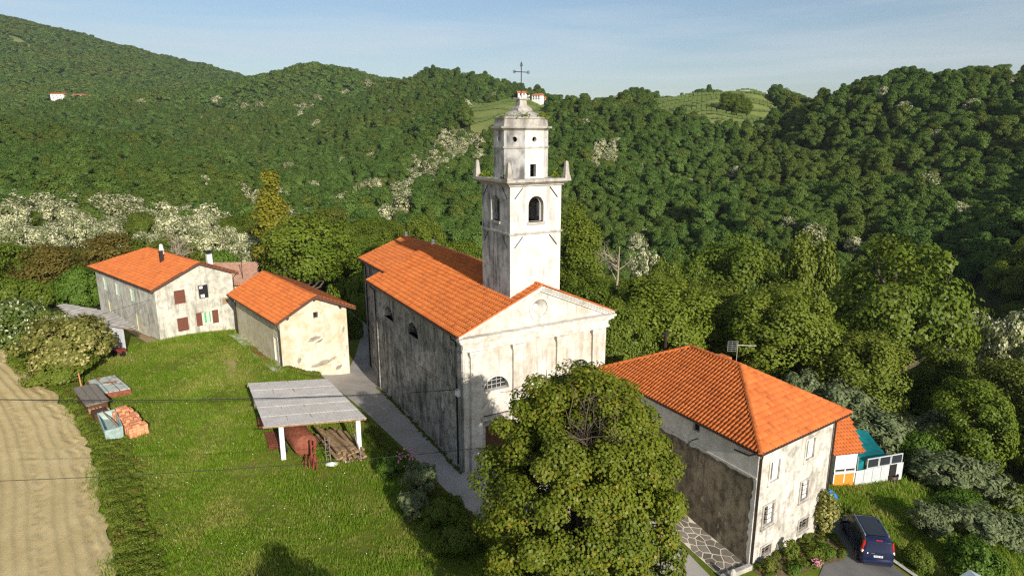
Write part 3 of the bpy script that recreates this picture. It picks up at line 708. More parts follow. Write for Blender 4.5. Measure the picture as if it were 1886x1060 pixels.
for (t_, z_) in ((CL + .1, RZr), (cl + .1, r2z)):          # white stone knobs on the gables, one with an iron cross
    c_ = L(RS, t_, z_ + .05)
    k_ = MB().lathe(c_, [(.16, 0), (.16, .12), (.09, .2), (.14, .32), (.12, .42), (.03, .5)], 8).build('gable_knob', M['white'], ch)
    MB().box(c_ + Vector((0, 0, .75)), (.04, .04, .6), D2).box(c_ + Vector((0, 0, .88)), (.3, .04, .04), D2).build('iron_cross', M['black'], k_)
gutter(L(-.5, CL + .4, 9.5), L(-.5, -.2, 9.5), M['metal'], ch); gutter(L(c0 - .48, cl + .4, r2e), L(c0 - .48, CL - .2, r2e), M['metal'], ch)
pipe([L(-.48, .75, 9.42), L(-.48, .75, 9.2), L(-.14, .72, 8.9), L(-.14, .72, .4)], M['black'], ch)
pipe([L(-.48, CL - .7, 9.42), L(-.48, CL - .7, 9.2), L(-.14, CL - .7, 8.9), L(-.14, CL - .7, 0)], M['black'], ch)
pipe([L(c0 - .46, cl - .7, 10.1), L(c0 - .14, cl - .7, 9.6), L(c0 - .14, cl - .7, -.3)], M['black'], ch)
lw.slab('meter_box', rect(CL - .65, CL - .25, 5.35, 5.75), .09, .30, M['white'], ch)
# ---- bell tower
TW = [LP(tw0, td0), LP(tw1, td0), LP(tw1, td1), LP(tw0, td1)]; tn = 3.9; wz0, wzs, wr = 16.25, 17.35, .58
sides = [Wall(TW[0], TW[1]), Wall(TW[1], TW[2]), Wall(TW[2], TW[3]), Wall(TW[3], TW[0])]
bt = None
for k, w_ in enumerate(sides):
    op = archwin(tn / 2 - wr, tn / 2 + wr, wz0, wzs, 10)
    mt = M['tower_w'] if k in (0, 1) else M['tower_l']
    p_ = w_.panel('bell_tower' if bt is None else 'tower_wall', rect(0, tn, 9.6, 18.72), [op], mt, ch if bt is None else bt, .5, back=.5)
    if bt is None: bt = p_
    w_.slab('window_sill', rect(tn / 2 - wr - .08, tn / 2 + wr + .08, wz0 - .16, wz0), -.45, .1, M['stone'], bt)
    w_.ring('window_frame', archwin(tn / 2 - wr, tn / 2 + wr, wz0, wzs, 10), archwin(tn / 2 - wr + .1, tn / 2 + wr - .1, wz0 + .02, wzs, 10), -.42, -.34, M['stone'], bt)
    for u_, z_, a_ in ((.62, 18.15, 1), (tn - .62, 18.15, -1), (.62, 15.0, 1), (tn - .62, 15.0, -1)):
        x0, x1 = w_.pt(u_ - .3, z_ - .35 * a_, .05), w_.pt(u_ + .3, z_ + .35 * a_, .05)
        MB().tube([x0, x1], .028, 4).build('tie_rod', M['black'], bt)
cs_ = (tw0 + tw1) / 2; ctt = (td0 + td1) / 2
def sq(h, z0, z1, m, nm, par, taper=None):
    p0 = [LP(cs_ - h, ctt - h), LP(cs_ + h, ctt - h), LP(cs_ + h, ctt + h), LP(cs_ - h, ctt + h)]; h2 = taper or h
    p1 = [LP(cs_ - h2, ctt - h2), LP(cs_ + h2, ctt - h2), LP(cs_ + h2, ctt + h2), LP(cs_ - h2, ctt + h2)]
    return MB().loft([[(*p, z0) for p in p0], [(*p, z1) for p in p1]]).build(nm, m, par)
H_ = tn / 2
for z0, z1, h in ((15.48, 15.60, H_ + .09), (18.60, 18.72, H_ + .12)):
    o_ = MB()
    for w_ in sides: pass
    sq(h, z0, z1, M['stone'], 'string_course', bt)
sq(H_ + .22, 18.72, 18.86, M['stone'], 'cornice', bt, H_ + .42); sq(H_ + .46, 18.86, 19.04, M['stone'], 'cornice', bt)
sq(H_ + .10, 9.9, 10.02, M['lead'], 'flashing', bt)
for dx, dy in ((-1, -1), (1, -1), (1, 1), (-1, 1)):
    c_ = L(cs_ + dx * (H_ + .22), ctt + dy * (H_ + .22), 19.04)
    rr_ = [[L(cs_ + dx * (H_ + .22) + i * r, ctt + dy * (H_ + .22) + j * r, 19.04 + z) for i, j in ((-1, -1), (1, -1), (1, 1), (-1, 1))] for r, z in ((.21, 0), (.21, .15), (.17, .15), (.09, 1.02), (.03, 1.1))]
    MB().loft(rr_).build('obelisk', M['stone'], bt)
def octa(r, z0, z1, m, nm, par, r2=None, ph=R(22.5)):
    def rg_(rad, z): return [tuple(L(cs_ + rad * math.cos(ph + math.pi / 4 * k), ctt + rad * math.sin(ph + math.pi / 4 * k), z)) for k in range(8)]
    return MB().loft([rg_(r, z0), rg_(r2 or r, z1)]).build(nm, m, par)
# lantern: eight wall panels, holes cut where the photograph shows them
rl = 1.82; ph = R(22.5)
oc = [LP(cs_ + rl * math.cos(ph + math.pi / 4 * k), ctt + rl * math.sin(ph + math.pi / 4 * k)) for k in range(8)]
for k in range(8):
    w_ = Wall(oc[k], oc[(k + 1) % 8]); w_len = w_.len
    hs = [arc(w_len / 2, 21.5, .17, 12, full=True)]
    nrm = w_.n @ D1
    if nrm < -.95: hs = [arc(w_len / 2, 21.5, .17, 12, full=True), rect(w_len * .28, w_len * .28 + .45, 19.15, 19.95)]
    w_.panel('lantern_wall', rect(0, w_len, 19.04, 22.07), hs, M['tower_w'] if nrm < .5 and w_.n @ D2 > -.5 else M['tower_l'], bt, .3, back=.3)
octa(rl + .07, 20.95, 21.06, M['stone'], 'string_course', bt)
octa(rl + .05, 22.07, 22.2, M['stone'], 'cornice', bt, rl + .22); octa(rl + .25, 22.2, 22.32, M['stone'], 'cornice', bt)
octa(rl - .02, 22.32, 22.78, M['stone'], 'dome', bt, rl - .08); octa(rl - .02, 22.78, 22.88, M['stone'], 'dome', bt); octa(rl - .05, 22.88, 23.3, M['stone'], 'dome', bt, .66)
for (h, z0, h2, z1) in ((.55, 23.28, .50, 23.45), (.50, 23.45, .30, 23.62), (.28, 23.62, .24, 24.0), (.33, 24.0, .30, 24.12)): sq(h, z0, z1, M['stone'], 'finial', bt, h2)
cc = L(cs_, ctt, 24.1); cr = MB().tube([cc, cc + Vector((0, 0, 2.25))], .03, 5)
d2v = Vector((D2[0], D2[1], 0)); arm = cc + Vector((0, 0, 1.62))
cr.tube([arm - d2v * .55, arm + d2v * .55], .026, 5)
for e_, ax_ in ((arm - d2v * .52, -1), (arm + d2v * .52, 1)):
    cr.tube([e_ + d2v * .09 * math.cos(a) + Vector((0, 0, .09 * math.sin(a))) for a in np.linspace(0, 6.28, 9)], .02, 4)
e_ = cc + Vector((0, 0, 2.05)); cr.tube([e_ + d2v * .09 * math.cos(a) + Vector((0, 0, .09 * math.sin(a))) for a in np.linspace(0, 6.28, 9)], .02, 4)
cr.build('cross', M['black'], bt)
sq(H_ - .5, 15.9, 16.0, M['dark'], 'belfry_floor', bt)
bell = thing('bell', L(cs_, ctt, 16.4), 'bronze bell hanging in the belfry of the white tower', 'bell')
MB().lathe(L(cs_, ctt, 16.35), [(.55, 0), (.5, .1), (.36, .35), (.30, .75), (.22, .9), (.05, .95)], 16).build('bell_body', flat('bell_bronze', (.12, .10, .06), .5, metal=.6), bell, smooth=True)
MB().box(L(cs_, ctt, 17.4), (2.85, .16, .2), D2).build('yoke', M['oldwood'], bell)

# ------------------------------------------------------------------ generic window builders
def pane_window(w, u0, u1, z0, z1, parent, frame=M['white'], depth=.16, glass=M['glass'], mull=1, bars=0, surround=None):
    g = w.fill('window', rect(u0, u1, z0, z1), -depth, glass, parent); t = .07
    w.ring('window_frame', rect(u0, u1, z0, z1), rect(u0 + t, u1 - t, z0 + t, z1 - t), -depth, -depth + .05, frame, g)
    if mull: w.slab('window_frame', rect((u0 + u1) / 2 - .04, (u0 + u1) / 2 + .04, z0 + t, z1 - t), -depth, -depth + .055, frame, g)
    for i in range(bars):
        z = z0 + (z1 - z0) * (i + 1) / (bars + 1); w.slab('window_bar', rect(u0, u1, z - .015, z + .015), -.05, -.02, frame, g)
    if surround: w.ring('window_surround', rect(u0 - .14, u1 + .14, z0 - .1, z1 + .12), rect(u0, u1, z0, z1), 0, .05, surround, g); w.slab('window_sill', rect(u0 - .18, u1 + .18, z0 - .17, z0 - .1), 0, .1, surround, g)
    return g
def louvre(w, u0, u1, z0, z1, out, m, parent, name='shutter', n=9):
    s_ = w.ring(name, rect(u0, u1, z0, z1), rect(u0 + .06, u1 - .06, z0 + .06, z1 - .06), out, out + .05, m, parent)
    b = MB()
    for i in range(n):
        z = z0 + .09 + (z1 - z0 - .18) * i / (n - 1); p0, p1 = w.pt(u0 + .06, z, out + .02), w.pt(u1 - .06, z, out + .02)
        n3 = np.array([w.n[0], w.n[1], 0.]) * .022; zz = np.array([0, 0, .05]); p0, p1 = np.array(p0), np.array(p1)
        b.add([p0 - n3 + zz * .8, p1 - n3 + zz * .8, p1 + n3 - zz * .5, p0 + n3 - zz * .5], [(0, 1, 2, 3)])
    o = b.build('louvre', m, s_); o['kind'] = 'stuff'
    w.fill('shutter_back', rect(u0 + .05, u1 - .05, z0 + .05, z1 - .05), out + .003, m, s_); return s_

# ------------------------------------------------------------------ LEFT FARMHOUSE
hc = np.array([-35.4, 62.6]); hf = hc + 7.7 * np.array([.707, .707]); hl = np.array([-48.2, 73.7]); hb = hl + 7.7 * np.array([.707, .707])
fh = thing('farmhouse', (-40, 69, 1), 'stained two storey farmhouse with brown shutters and orange roof, furthest left', 'house')
f1 = Wall(hc, hf); f2 = Wall(hl, hc); ze_, zr_, zr2 = 7.05, 8.95, 7.55
wz = {}
fo = [rect(1.75, 2.8, 4.95, 6.35), rect(4.15, 5.1, 5.1, 6.5), rect(1.75, 2.8, 2.05, 3.45), rect(4.2, 5.2, 2.3, 3.6), rect(6.45, 7.05, 4.1, 4.75)]
f1.panel('wall', [(0, -.6), (7.7, -.6), (7.7, 7.35), (4.3, 8.8), (0, 6.9)], fo, M['house'], fh, .22)
f1.slab('wall_buttress', rect(6.2, 6.26, 0, 7.4), 0, .05, M['house'], fh)
lu = [15.3, 12.4, 8.6]; f2l = f2.len
lo_ = [rect(f2l - u - 1.0, f2l - u, 4.5, 5.9) for u in (13.6, 9.9, 5.6)] + [rect(f2l - u - 1.0, f2l - u, 1.4, 3.3) for u in (12.9, 4.8)]
f2.panel('wall', [(0, -.6), (f2l, -.6), (f2l, 6.9), (0, 6.9)], lo_, M['house'], fh, .2)
Wall(hf, hb).panel('wall', rect(0, 17, -1, 7.3), [], M['house'], fh); Wall(hb, hl).panel('wall', rect(0, 7.7, -1, 6.9), [], M['house'], fh)
for h in lo_[:3]:
    u0, u1, z0, z1 = h[0][0], h[1][0], h[0][1], h[2][1]; louvre(f2, u0, u1, z0, z1, -.1, M['palegreen'], fh)
for h in lo_[3:]:
    u0, u1, z0, z1 = h[0][0], h[1][0], h[0][1], h[2][1]; f2.slab('boarded_window', rect(u0, u1, z0, z1), -.12, -.08, M['yellowish'], fh)
louvre(f1, 1.75, 2.8, 4.95, 6.35, -.06, M['shutter'], fh); louvre(f1, 1.75, 2.8, 2.05, 3.45, -.06, M['shutter'], fh)
o = louvre(f1, 4.15, 5.1, 5.1, 6.5, -.12, M['black'], fh); o['label'] = 'black shutter with missing slats'
f1.slab('torn_sheet', rect(4.28, 4.6, 6.12, 6.4), -.05, -.045, M['white'], o); f1.slab('torn_sheet', rect(4.33, 4.72, 5.17, 5.5), -.05, -.045, M['white'], o)
g = pane_window(f1, 4.2, 5.2, 2.3, 3.6, fh, M['white'], .15, M['palegreen'], mull=0)
f1.slab('curtain', rect(4.5, 4.68, 2.37, 3.5), -.15, -.12, M['green'], g); f1.slab('curtain', rect(5.0, 5.12, 2.37, 3.5), -.15, -.12, M['green'], g)
louvre(f1, 3.62, 4.18, 2.25, 3.65, .02, M['shutter'], fh); louvre(f1, 5.24, 5.85, 2.25, 3.65, .02, M['shutter'], fh)
f1.slab('boarded_window', rect(6.45, 7.05, 4.1, 4.75), -.12, -.06, M['oldwood'], fh)
for h in fo: f1.ring('window_surround', rect(h[0][0] - .06, h[1][0] + .06, h[0][1] - .07, h[2][1] + .06), h, 0, .025, M['house'], fh)
# hip at the far end, gable in front
ul = (hc - hl) / np.linalg.norm(hc - hl); vv = np.array([.707, .707])
def hp(along, across, z): p = hc - ul * along + vv * across; return Vector((p[0], p[1], z))
oh = .5
e1, e2 = hp(-oh, -oh, 6.83), hp(16.9 + oh, -oh, 6.83); r1, r2 = hp(-oh, 4.3, 8.98), hp(12.6, 4.3, 8.98); e3, e4 = hp(-oh, 7.7 + oh, 7.30), hp(16.9 + oh, 7.7 + oh, 7.25)
for nm, po in (('l', [e2, e1, r1, r2]), ('r', [e3, e4, r2, r1]), ('h', [e4, e2, r2])):
    rf = deck('roof', po, M['deck'], fh, .09); tiles('roof_tiles', po, M['tile2'], rf, .26, .38)
caps('ridge_tiles', r1, r2, M['tile2'], fh); caps('hip_tiles', r2, e2, M['tile2'], fh); caps('hip_tiles', r2, e4, M['tile2'], fh)
for a, b in ((e1, r1), (r1, e3)): MB().box((a + b) / 2 + Vector((0, 0, -.09)), ((b - a).length, .04, .2), (vv[0], vv[1]), tilt=math.atan2(b.z - a.z, (b - a).xy.length)).build('barge_board', M['fascia'], fh)
gutter(e2, e1, M['metal'], fh)
def chimney(c, w_, h_, m, cap_m, parent, name='chimney'):
    c = Vector(c); o = MB().box(c + Vector((0, 0, h_ / 2 - .3)), (w_, w_, h_ + .6), (.7, .7)).build(name, m, parent)
    MB().box(c + Vector((0, 0, h_ + .14)), (w_ * .7, w_ * .7, .26), (.7, .7)).build('chimney_vent', M['dark'], o)
    MB().box(c + Vector((0, 0, h_ + .31)), (w_ * 1.3, w_ * 1.3, .08), (.7, .7)).build('chimney_cap', cap_m, o); return o
ck = hp(7.6, 3.9, 8.75); MB().lathe(ck, [(.26, -.3), (.24, .7), (.2, .9), (.17, 1.25), (.05, 1.3)], 10).build('chimney', M['white'], fh)
ck = hp(5.4, 3.0, 8.35); MB().box(ck + Vector((0, 0, .4)), (.34, .34, 1.5), (.7, .7)).box(ck + Vector((0, 0, 1.25)), (.44, .44, .12), (.7, .7)).build('chimney', M['metal'], fh)
chimney(hp(.8, 5.9, 8.25), .48, 1.25, M['white'], M['black'], fh)
pipe([hp(-.35, 8.0, 7.2), hp(-.1, 7.75, 6.8), hp(-.1, 7.75, 1)], M['metal'], fh)
MB().box(hp(-.12, -.0, 1.35) + Vector((-6.3, 5.4, 0)), (17, .5, .25), (ul[0], ul[1])).build('plinth', M['concrete'], fh)

# ------------------------------------------------------------------ BARN
bc = np.array([-20.47, 55.0]); bu = np.array([math.sin(R(51.5)), math.cos(R(51.5))]); bv = np.array([math.sin(R(-39.5)), math.cos(R(-39.5))]); bW, bLn = 6.3, 12.3
bR = bc + bu * bW; bB = bc + bv * bLn; bBR = bB + bu * bW
ba = thing('barn', (-21, 60, 1), 'ochre limewashed barn with peeling plaster and orange roof, between farmhouse and church', 'barn')
b1 = Wall(bc, bR); b2 = Wall(bB, bc)
def bp(al, ac, z): p = bc + bv * al + bu * ac; return Vector((p[0], p[1], z))
b1.panel('wall', [(0, -.5), (bW, -1.3), (bW, 6.2), (3.15, 7.5), (0, 5.95)], [rect(3.1, 3.55, 5.5, 6.05)], M['barn'], ba, .3)
pane_window(b1, 3.1, 3.55, 5.5, 6.05, ba, M['wood'], .25, M['dark'], 0)
b2.panel('wall', rect(0, bLn, .2, 5.95), [rect(bLn - 1.75, bLn - .85, 1.75, 4.0)], M['barn_l'], ba, .2)
d_ = b2.slab('door', rect(bLn - 1.75, bLn - .85, 1.75, 4.0), -.16, -.1, M['white'], ba); b2.ring('door_frame', rect(bLn - 1.85, bLn - .75, 1.7, 4.1), rect(bLn - 1.75, bLn - .85, 1.75, 4.0), 0, .04, M['trim'], ba)
Wall(bR, bBR).panel('wall', rect(0, bLn, -1.5, 6.1), [], M['barn_l'], ba); Wall(bBR, bB).panel('wall', rect(0, bW, -1.5, 6.0), [], M['barn_l'], ba)
E1, E2, R1, R2, E3, E4 = bp(-.65, -.6, 5.78), bp(bLn + .6, -.6, 5.78), bp(-.65, 3.15, 7.72), bp(bLn + .6, 3.15, 7.72), bp(-.65, bW + .65, 6.0), bp(bLn + .6, bW + .65, 6.0)
for po in ([E2, E1, R1, R2], [E3, E4, R2, R1]):
    rf = deck('roof', po, M['deck'], ba, .1); tiles('roof_tiles', po, M['tile'], rf, .26, .38)
caps('ridge_tiles', R1, R2, M['tile'], ba)
for a, b in ((E1, R1), (R1, E3)): MB().box((a + b) / 2 + Vector((0, 0, -.1)), ((b - a).length, .05, .22), (bu[0], bu[1]), tilt=math.atan2(b.z - a.z, (b - a).xy.length)).build('barge_board', M['fascia'], ba)
for ac, z in ((.6, 6.05), (3.15, 7.35), (5.6, 6.25)): MB().box(bp(-.3, ac, z), (.6, .14, .16), (bv[0], bv[1])).build('purlin_end', M['fascia'], ba)
gutter(E2, E1, M['metal'], ba); pipe([E1 + Vector((.1, .1, -.1)), bp(-.1, -.25, 5.2), bp(-.08, -.12, 4.9), bp(-.08, -.12, 1.7)], M['metal'], ba); pipe([E2 + Vector((.1, -.1, -.1)), bp(bLn - .3, -.12, 5), bp(bLn - .3, -.12, 1.8)], M['metal'], ba)
b2.slab('plaster_band', rect(1.5, bLn - 2.3, 4.85, 5.0), 0, .03, M['barn_l'], ba)
M['peel'] = plaster('bare_stone_patch', (.40, .36, .29), (.28, .25, .20), (.12, .10, .08), .7, .3, bump=.8)
rg = np.random.default_rng(41)
for (u_, z_, ru, rz_) in ((3.0, 3.55, .62, .24), (3.5, 3.25, .45, .12), (3.6, 1.05, 1.0, .26), (4.6, 1.25, .5, .16), (1.5, 1.8, .2, .3), (5.2, .3, .35, .25), (5.9, 3.9, .15, .3)):
    pts = [(u_ + ru * rg.uniform(.6, 1.1) * math.cos(a), z_ + rz_ * rg.uniform(.55, 1.15) * math.sin(a) + .12 * math.cos(a)) for a in np.linspace(0, 2 * math.pi, 14, endpoint=False)]
    b1.fill('peeled_patch', pts, .006, M['peel'], ba)
# concrete walk with a rusty grating beside it
wk = [tuple((bc + bv * a + bu * c)) for a, c in ((-.9, 0), (-.9, -1.2), (bLn, -1.0), (bLn, 0))]
drape('concrete_walk', wk, M['concrete'], .05)
rgth = thing('rusty_grating', (*bp(4.5, -.55, 0).xy, gz(*bp(4.5, -.55, 0).xy)), 'long rusty iron grating lying on the concrete walk beside the barn', 'grating')
zz_ = lambda p: gz(p.x, p.y) + .12
for ac in (-.35, -.5, -.65, -.8):
    a, b = bp(2.2, ac, 0), bp(7.2, ac, 0); MB().tube([(a.x, a.y, zz_(a)), (b.x, b.y, zz_(b))], .035, 4).build('grating_bar', M['rust'], rgth)
for al in np.linspace(2.2, 7.2, 9):
    a, b = bp(al, -.32, 0), bp(al, -.83, 0); MB().tube([(a.x, a.y, zz_(a) + .03), (b.x, b.y, zz_(b) + .03)], .03, 4).build('grating_crossbar', M['rust'], rgth)
dl = drape('rubble_strip', [(-30, 67.5), (-35.6, 62.2), (-36.2, 61.7), (-48.2, 73.2), (-48.8, 73.9), (-36, 62.9), (-30.3, 68)], M['earth'], .04, step=.5)

# far red-brown roof behind the farmhouse
rb = thing('ruined_outbuilding', (-33, 84, -1), 'low outbuilding with faded pinkish tiled roof behind the farmhouse', 'outbuilding')
q = [at(388, 483, 5.2), at(452, 497, 5.2), at(452, 465, 6.9), at(395, 470, 6.9)]
q = [Vector((-38.2, 79, 3.3)), Vector((-31.9, 79.5, 3.3)), Vector((-34.2, 86, 4.9)), Vector((-40.7, 85.5, 4.9))]
M['oldtile'] = tilemat('faded_old_tile', (.34, .19, .13), (.44, .27, .19), (.22, .13, .09))
rf = deck('roof', q, M['deck'], rb, .1); tiles('roof_tiles', q, M['oldtile'], rf, .26, .4)
MB().prism([(-40.3, 86), (-37.9, 79.4), (-32.3, 79.9), (-34.7, 86.4)], -2, 3.1).build('wall', M['house'], rb)
MB().tube([(-34.3, 81, 3.5), (-34.3, 81, 6.6)], .04, 5).build('antenna_pole', M['metal'], rb)

# ------------------------------------------------------------------ RIGHT HOUSE (hipped roof)
rc, rr_, = LP(11.0, -14.15), LP(18.85, -13.3)
rbk, rbr = LP(11.0, -.55), LP(18.85, -.6)
rh = thing('hipped_house', LP(15, -7) + (-2.4,), 'tall hipped roof house with mottled white front and bare brown side wall', 'house')
g1 = Wall(rc, rr_); g2 = Wall(rbk, rc); g2l = g2.len; g1l = g1.len; HE = 5.25
gw = [rect(1.25, 2.15, 2.75, 4.05), rect(4.85, 5.75, 3.0, 4.3), rect(1.0, 1.95, .05, 1.35), rect(4.75, 5.55, .35, 1.6), rect(1.15, 2.1, -2.0, -1.35), rect(5.0, 6.0, -1.85, -1.1)]
g1.panel('wall', rect(0, g1l, -4.2, HE), gw, M['rect_f'], rh, .22)
g2.panel('wall', rect(0, g2l, -2.9, 3.45), [], M['rect_l'], rh)
vw = [rect(g2l - 4.9, g2l - 4.35, 4.35, 4.85)]
g2.panel('wall', rect(0, g2l, 3.45, HE), vw, M['rect_u'], rh, .25); g2.fill('vent_opening', vw[0], -.2, M['dark'], rh)
g2.slab('plaster_ledge', rect(0, g2l, 3.40, 3.50), 0, .05, M['rect_u'], rh); rg = np.random.default_rng(51); zs = np.linspace(3.42, -2.3, 26); g2.fill('plaster_edge', [(g2l - .002, 3.42), (g2l - .002, -2.3)][::-1] + [(g2l - max(.08, .24 + .03 * math.sin(z * 1.7) + rg.uniform(-.09, .09)), z) for z in zs], .004, M['rect_u'], rh)
us = np.linspace(0, g2l - .5, 40); g2.fill('plaster_edge', [(0, 3.46), (g2l - .3, 3.46)][::-1] + [(u, 3.36 - abs(rg.normal(0, .09))) for u in us], .005, M['rect_u'], rh)
Wall(rr_, rbr).panel('wall', rect(0, 12.9, -5, HE), [], M['rect_f'], rh); Wall(rbr, rbk).panel('wall', rect(0, 7.85, -4, HE), [], M['rect_u'], rh)
for i, h in enumerate(gw[:4]):
    u0, u1, z0, z1 = h[0][0], h[1][0], h[0][1], h[2][1]
    w_ = pane_window(g1, u0, u1, z0, z1, rh, M['white'] if i < 2 else M['greywood'], .15, M['glass'], 1, 0 if i < 2 else 3, M['trim'] if i < 2 else M['stone'])
    g1.slab('open_casement', rect(u1 - .42, u1 - .04, z0 + .05, z1 - .05), -.09, -.05, M['white'], w_)
for h in gw[4:]:
    u0, u1, z0, z1 = h[0][0], h[1][0], h[0][1], h[2][1]; pane_window(g1, u0, u1, z0, z1, rh, M['greywood'], .12, M['dark'], 1, 2, M['stone'])
ov = .55
def hq(s, t, z): return L(s, t, z)
q1, q2, q3, q4 = hq(10.35, -14.75, 5.35), hq(19.45, -13.9, 5.35), hq(19.45, -.1, 5.35), hq(10.4, -.12, 5.35)
k1, k2 = hq(14.95, -9.1, 7.72), hq(14.85, -4.9, 7.72)
rfs = [('f', [q1, q2, k1], 0), ('l', [q4, q1, k1, k2], 300), ('r', [q2, q3, k2, k1], 0), ('b', [q3, q4, k2], 0)]
for nm, po, sg in rfs:
    rf = deck('roof', po, M['deck'], rh, .1)
    tiles('roof_tiles', po, M['tile'], rf, .26, .37, single=sg)
for a, b in ((q1, k1), (q2, k1), (q3, k2), (q4, k2), (k1, k2)): caps('ridge_tiles', a, b, M['tile'], rh, .13)
gutter(q1 + Vector((0, 0, -.02)), q2, M['metal'], rh); gutter(q4, q1, M['metal'], rh)
pipe([q1 + Vector((.25, .25, -.12)), Vector((*g1.pt(.12, 0, .15)[:2], 4.9)), Vector((*g1.pt(.12, 0, .1)[:2], 4.6)), Vector((*g1.pt(.12, 0, .1)[:2], -2.5))], M['metal'], rh, .06)
pipe([q2 + Vector((-.2, .2, -.12)), Vector((*g1.pt(g1l - .1, 0, .12)[:2], 4.7)), Vector((*g1.pt(g1l - .1, 0, .1)[:2], -3))], M['metal'], rh, .06)
pipe([Vector(g2.pt(g2l - 1.5, 4.6, .2)), Vector(g2.pt(g2l - .4, 4.75, .3)), q1 + Vector((.3, .5, -.1))], M['metal'], rh, .05)
b_ = MB(); x = Vector(g2.pt(g2l - 4.45, 3.95, 0)); o_ = Vector((g2.n[0], g2.n[1], 0)); b_.tube([x, x + o_ * .5, x + o_ * .75 + Vector((0, 0, -.1))], .035, 5); b_.lathe(x + o_ * .75 + Vector((0, 0, -.3)), [(.1, 0), (.09, .12), (.03, .2)], 8)
b_.build('wall_lamp', M['black'], rh)
ck = hq(16.2, -6.6, 7.1); MB().box(ck, (.9, .6, .5), D1).build('roof_hatch', M['tile'], rh)
ck = hq(15.1, -2.2, 6.3); MB().tube([ck, ck + Vector((0, 0, 1.6))], .12, 8).box(ck + Vector((0, 0, 1.62)), (.4, .4, .06), D2).build('flue_pipe', M['metal'], rh)
an = thing('tv_antenna', k1 + Vector((-.1, .35, 0)), 'television antenna with a grid panel and long boom on the hipped house ridge', 'antenna')
ac = k1 + Vector((-.1, .5, 0)); MB().tube([ac, ac + Vector((0, 0, 1.45))], .022, 5).build('mast', M['alu'], an)
b_ = MB()
for i in range(6): b_.tube([ac + Vector((-.62, 0, .75 + i * .13)), ac + Vector((-.08, 0, .75 + i * .13))], .012, 4)
for x_ in (-.62, -.35, -.08): b_.tube([ac + Vector((x_, 0, .73)), ac + Vector((x_, 0, 1.42))], .015, 4)
b_.build('grid_reflector', M['alu'], an); MB().tube([ac + Vector((0, 0, 1.15)), ac + Vector((1.25, .2, 1.05))], .016, 5).build('boom', M['white'], an)

# flagstone patio along the brown wall: separate irregular stones in pale mortar
PAT = [LP(8.75, -14.2), LP(10.98, -14.1), LP(10.98, -5.5), LP(8.9, -5.5)]
drape('patio_mortar', PAT, M['mortar'], .05, .5)
def voronoi(poly, spacing, rng, gap):
    xs = [p[0] for p in poly]; ys = [p[1] for p in poly]; pts = []
    gx = np.arange(min(xs) - spacing, max(xs) + spacing, spacing); gy = np.arange(min(ys) - spacing, max(ys) + spacing, spacing)
    for i, x in enumerate(gx):
        for y in gy: pts.append((x + rng.uniform(-.38, .38) * spacing + (0), y + rng.uniform(-.38, .38) * spacing))
    pts = np.array(pts); out = []
    for i, p in enumerate(pts):
        if not in_poly(np.array([p[0]]), np.array([p[1]]), poly)[0]: continue
        cell = [p + np.array(c) * spacing * 2 for c in ((-1, -1), (1, -1), (1, 1), (-1, 1))]
        cuts = [((p + q_) / 2, q_ - p, gap) for j, q_ in enumerate(pts) if j != i and np.hypot(*(q_ - p)) < spacing * 3]
        n = len(poly)
        for k in range(n):
            a, b = np.array(poly[k]), np.array(poly[(k + 1) % n]); e = b - a; nr = np.array([e[1], -e[0]]); c0_ = np.mean(poly, 0)
            if (c0_ - a) @ nr > 0: nr = -nr
            cuts.append((a, nr, gap))
        for m_, d_, g_ in cuts:
            d_ = d_ / np.linalg.norm(d_); o_ = m_ - d_ * g_; nw = []
            for k in range(len(cell)):
                a, b = cell[k], cell[(k + 1) % len(cell)]; fa, fb = (a - o_) @ d_, (b - o_) @ d_
                if fa <= 0: nw.append(a)
                if fa * fb < 0: nw.append(a + (b - a) * fa / (fa - fb))
            cell = nw
            if len(cell) < 3: break
        if len(cell) >= 3:
            # chip small edges
            cell = [c for k, c in enumerate(cell) if np.hypot(*(c - cell[k - 1])) > .05]
            if len(cell) >= 3: out.append(cell)
    return out
pt_ = thing('flagstone_patio', (*LP(10, -10), gz(*LP(10, -10))), 'crazy paved patio of dark irregular flagstones at the foot of the bare brown wall', 'patio')
rg_ = np.random.default_rng(11)
for cell in voronoi(PAT, .56, rg_, .045):
    z = [gz(*c) for c in cell]; n = len(cell); h = .075 + rg_.uniform(-.01, .012)
    V = [(c[0], c[1], zz + h) for c, zz in zip(cell, z)] + [(c[0], c[1], zz + .02) for c, zz in zip(cell, z)]
    mesh('flagstone', V, [tuple(range(n))] + [(n + i, n + (i + 1) % n, (i + 1) % n, i) for i in range(n)], M['flag'], pt_)
kb = thing('patio_kerb', (*LP(9.9, -14.35), -2.2), 'low stone kerb wall ending the flagstone patio, with a round pale corner pillar', 'kerb wall')
a, b = LP(8.6, -14.35), LP(11.0, -14.3); zc = gz(*b)
for i in range(5):
    p0 = np.array(a) + (np.array(b) - np.array(a)) * (i + .5) / 5; MB().box((p0[0], p0[1], gz(*p0) - .1), (.46, .26, .75), D2).build('kerb_stone', M['stone'], kb)
MB().lathe((*LP(9.0, -14.75), gz(*LP(9.0, -14.75)) - .1), [(.16, 0), (.15, .7), (.19, .72), (.19, .8), (.1, .95), (.03, 1.0)], 10).build('corner_pillar', M['concrete'], kb)
for t0 in np.arange(-13.5, -6, 1.2):
    pass
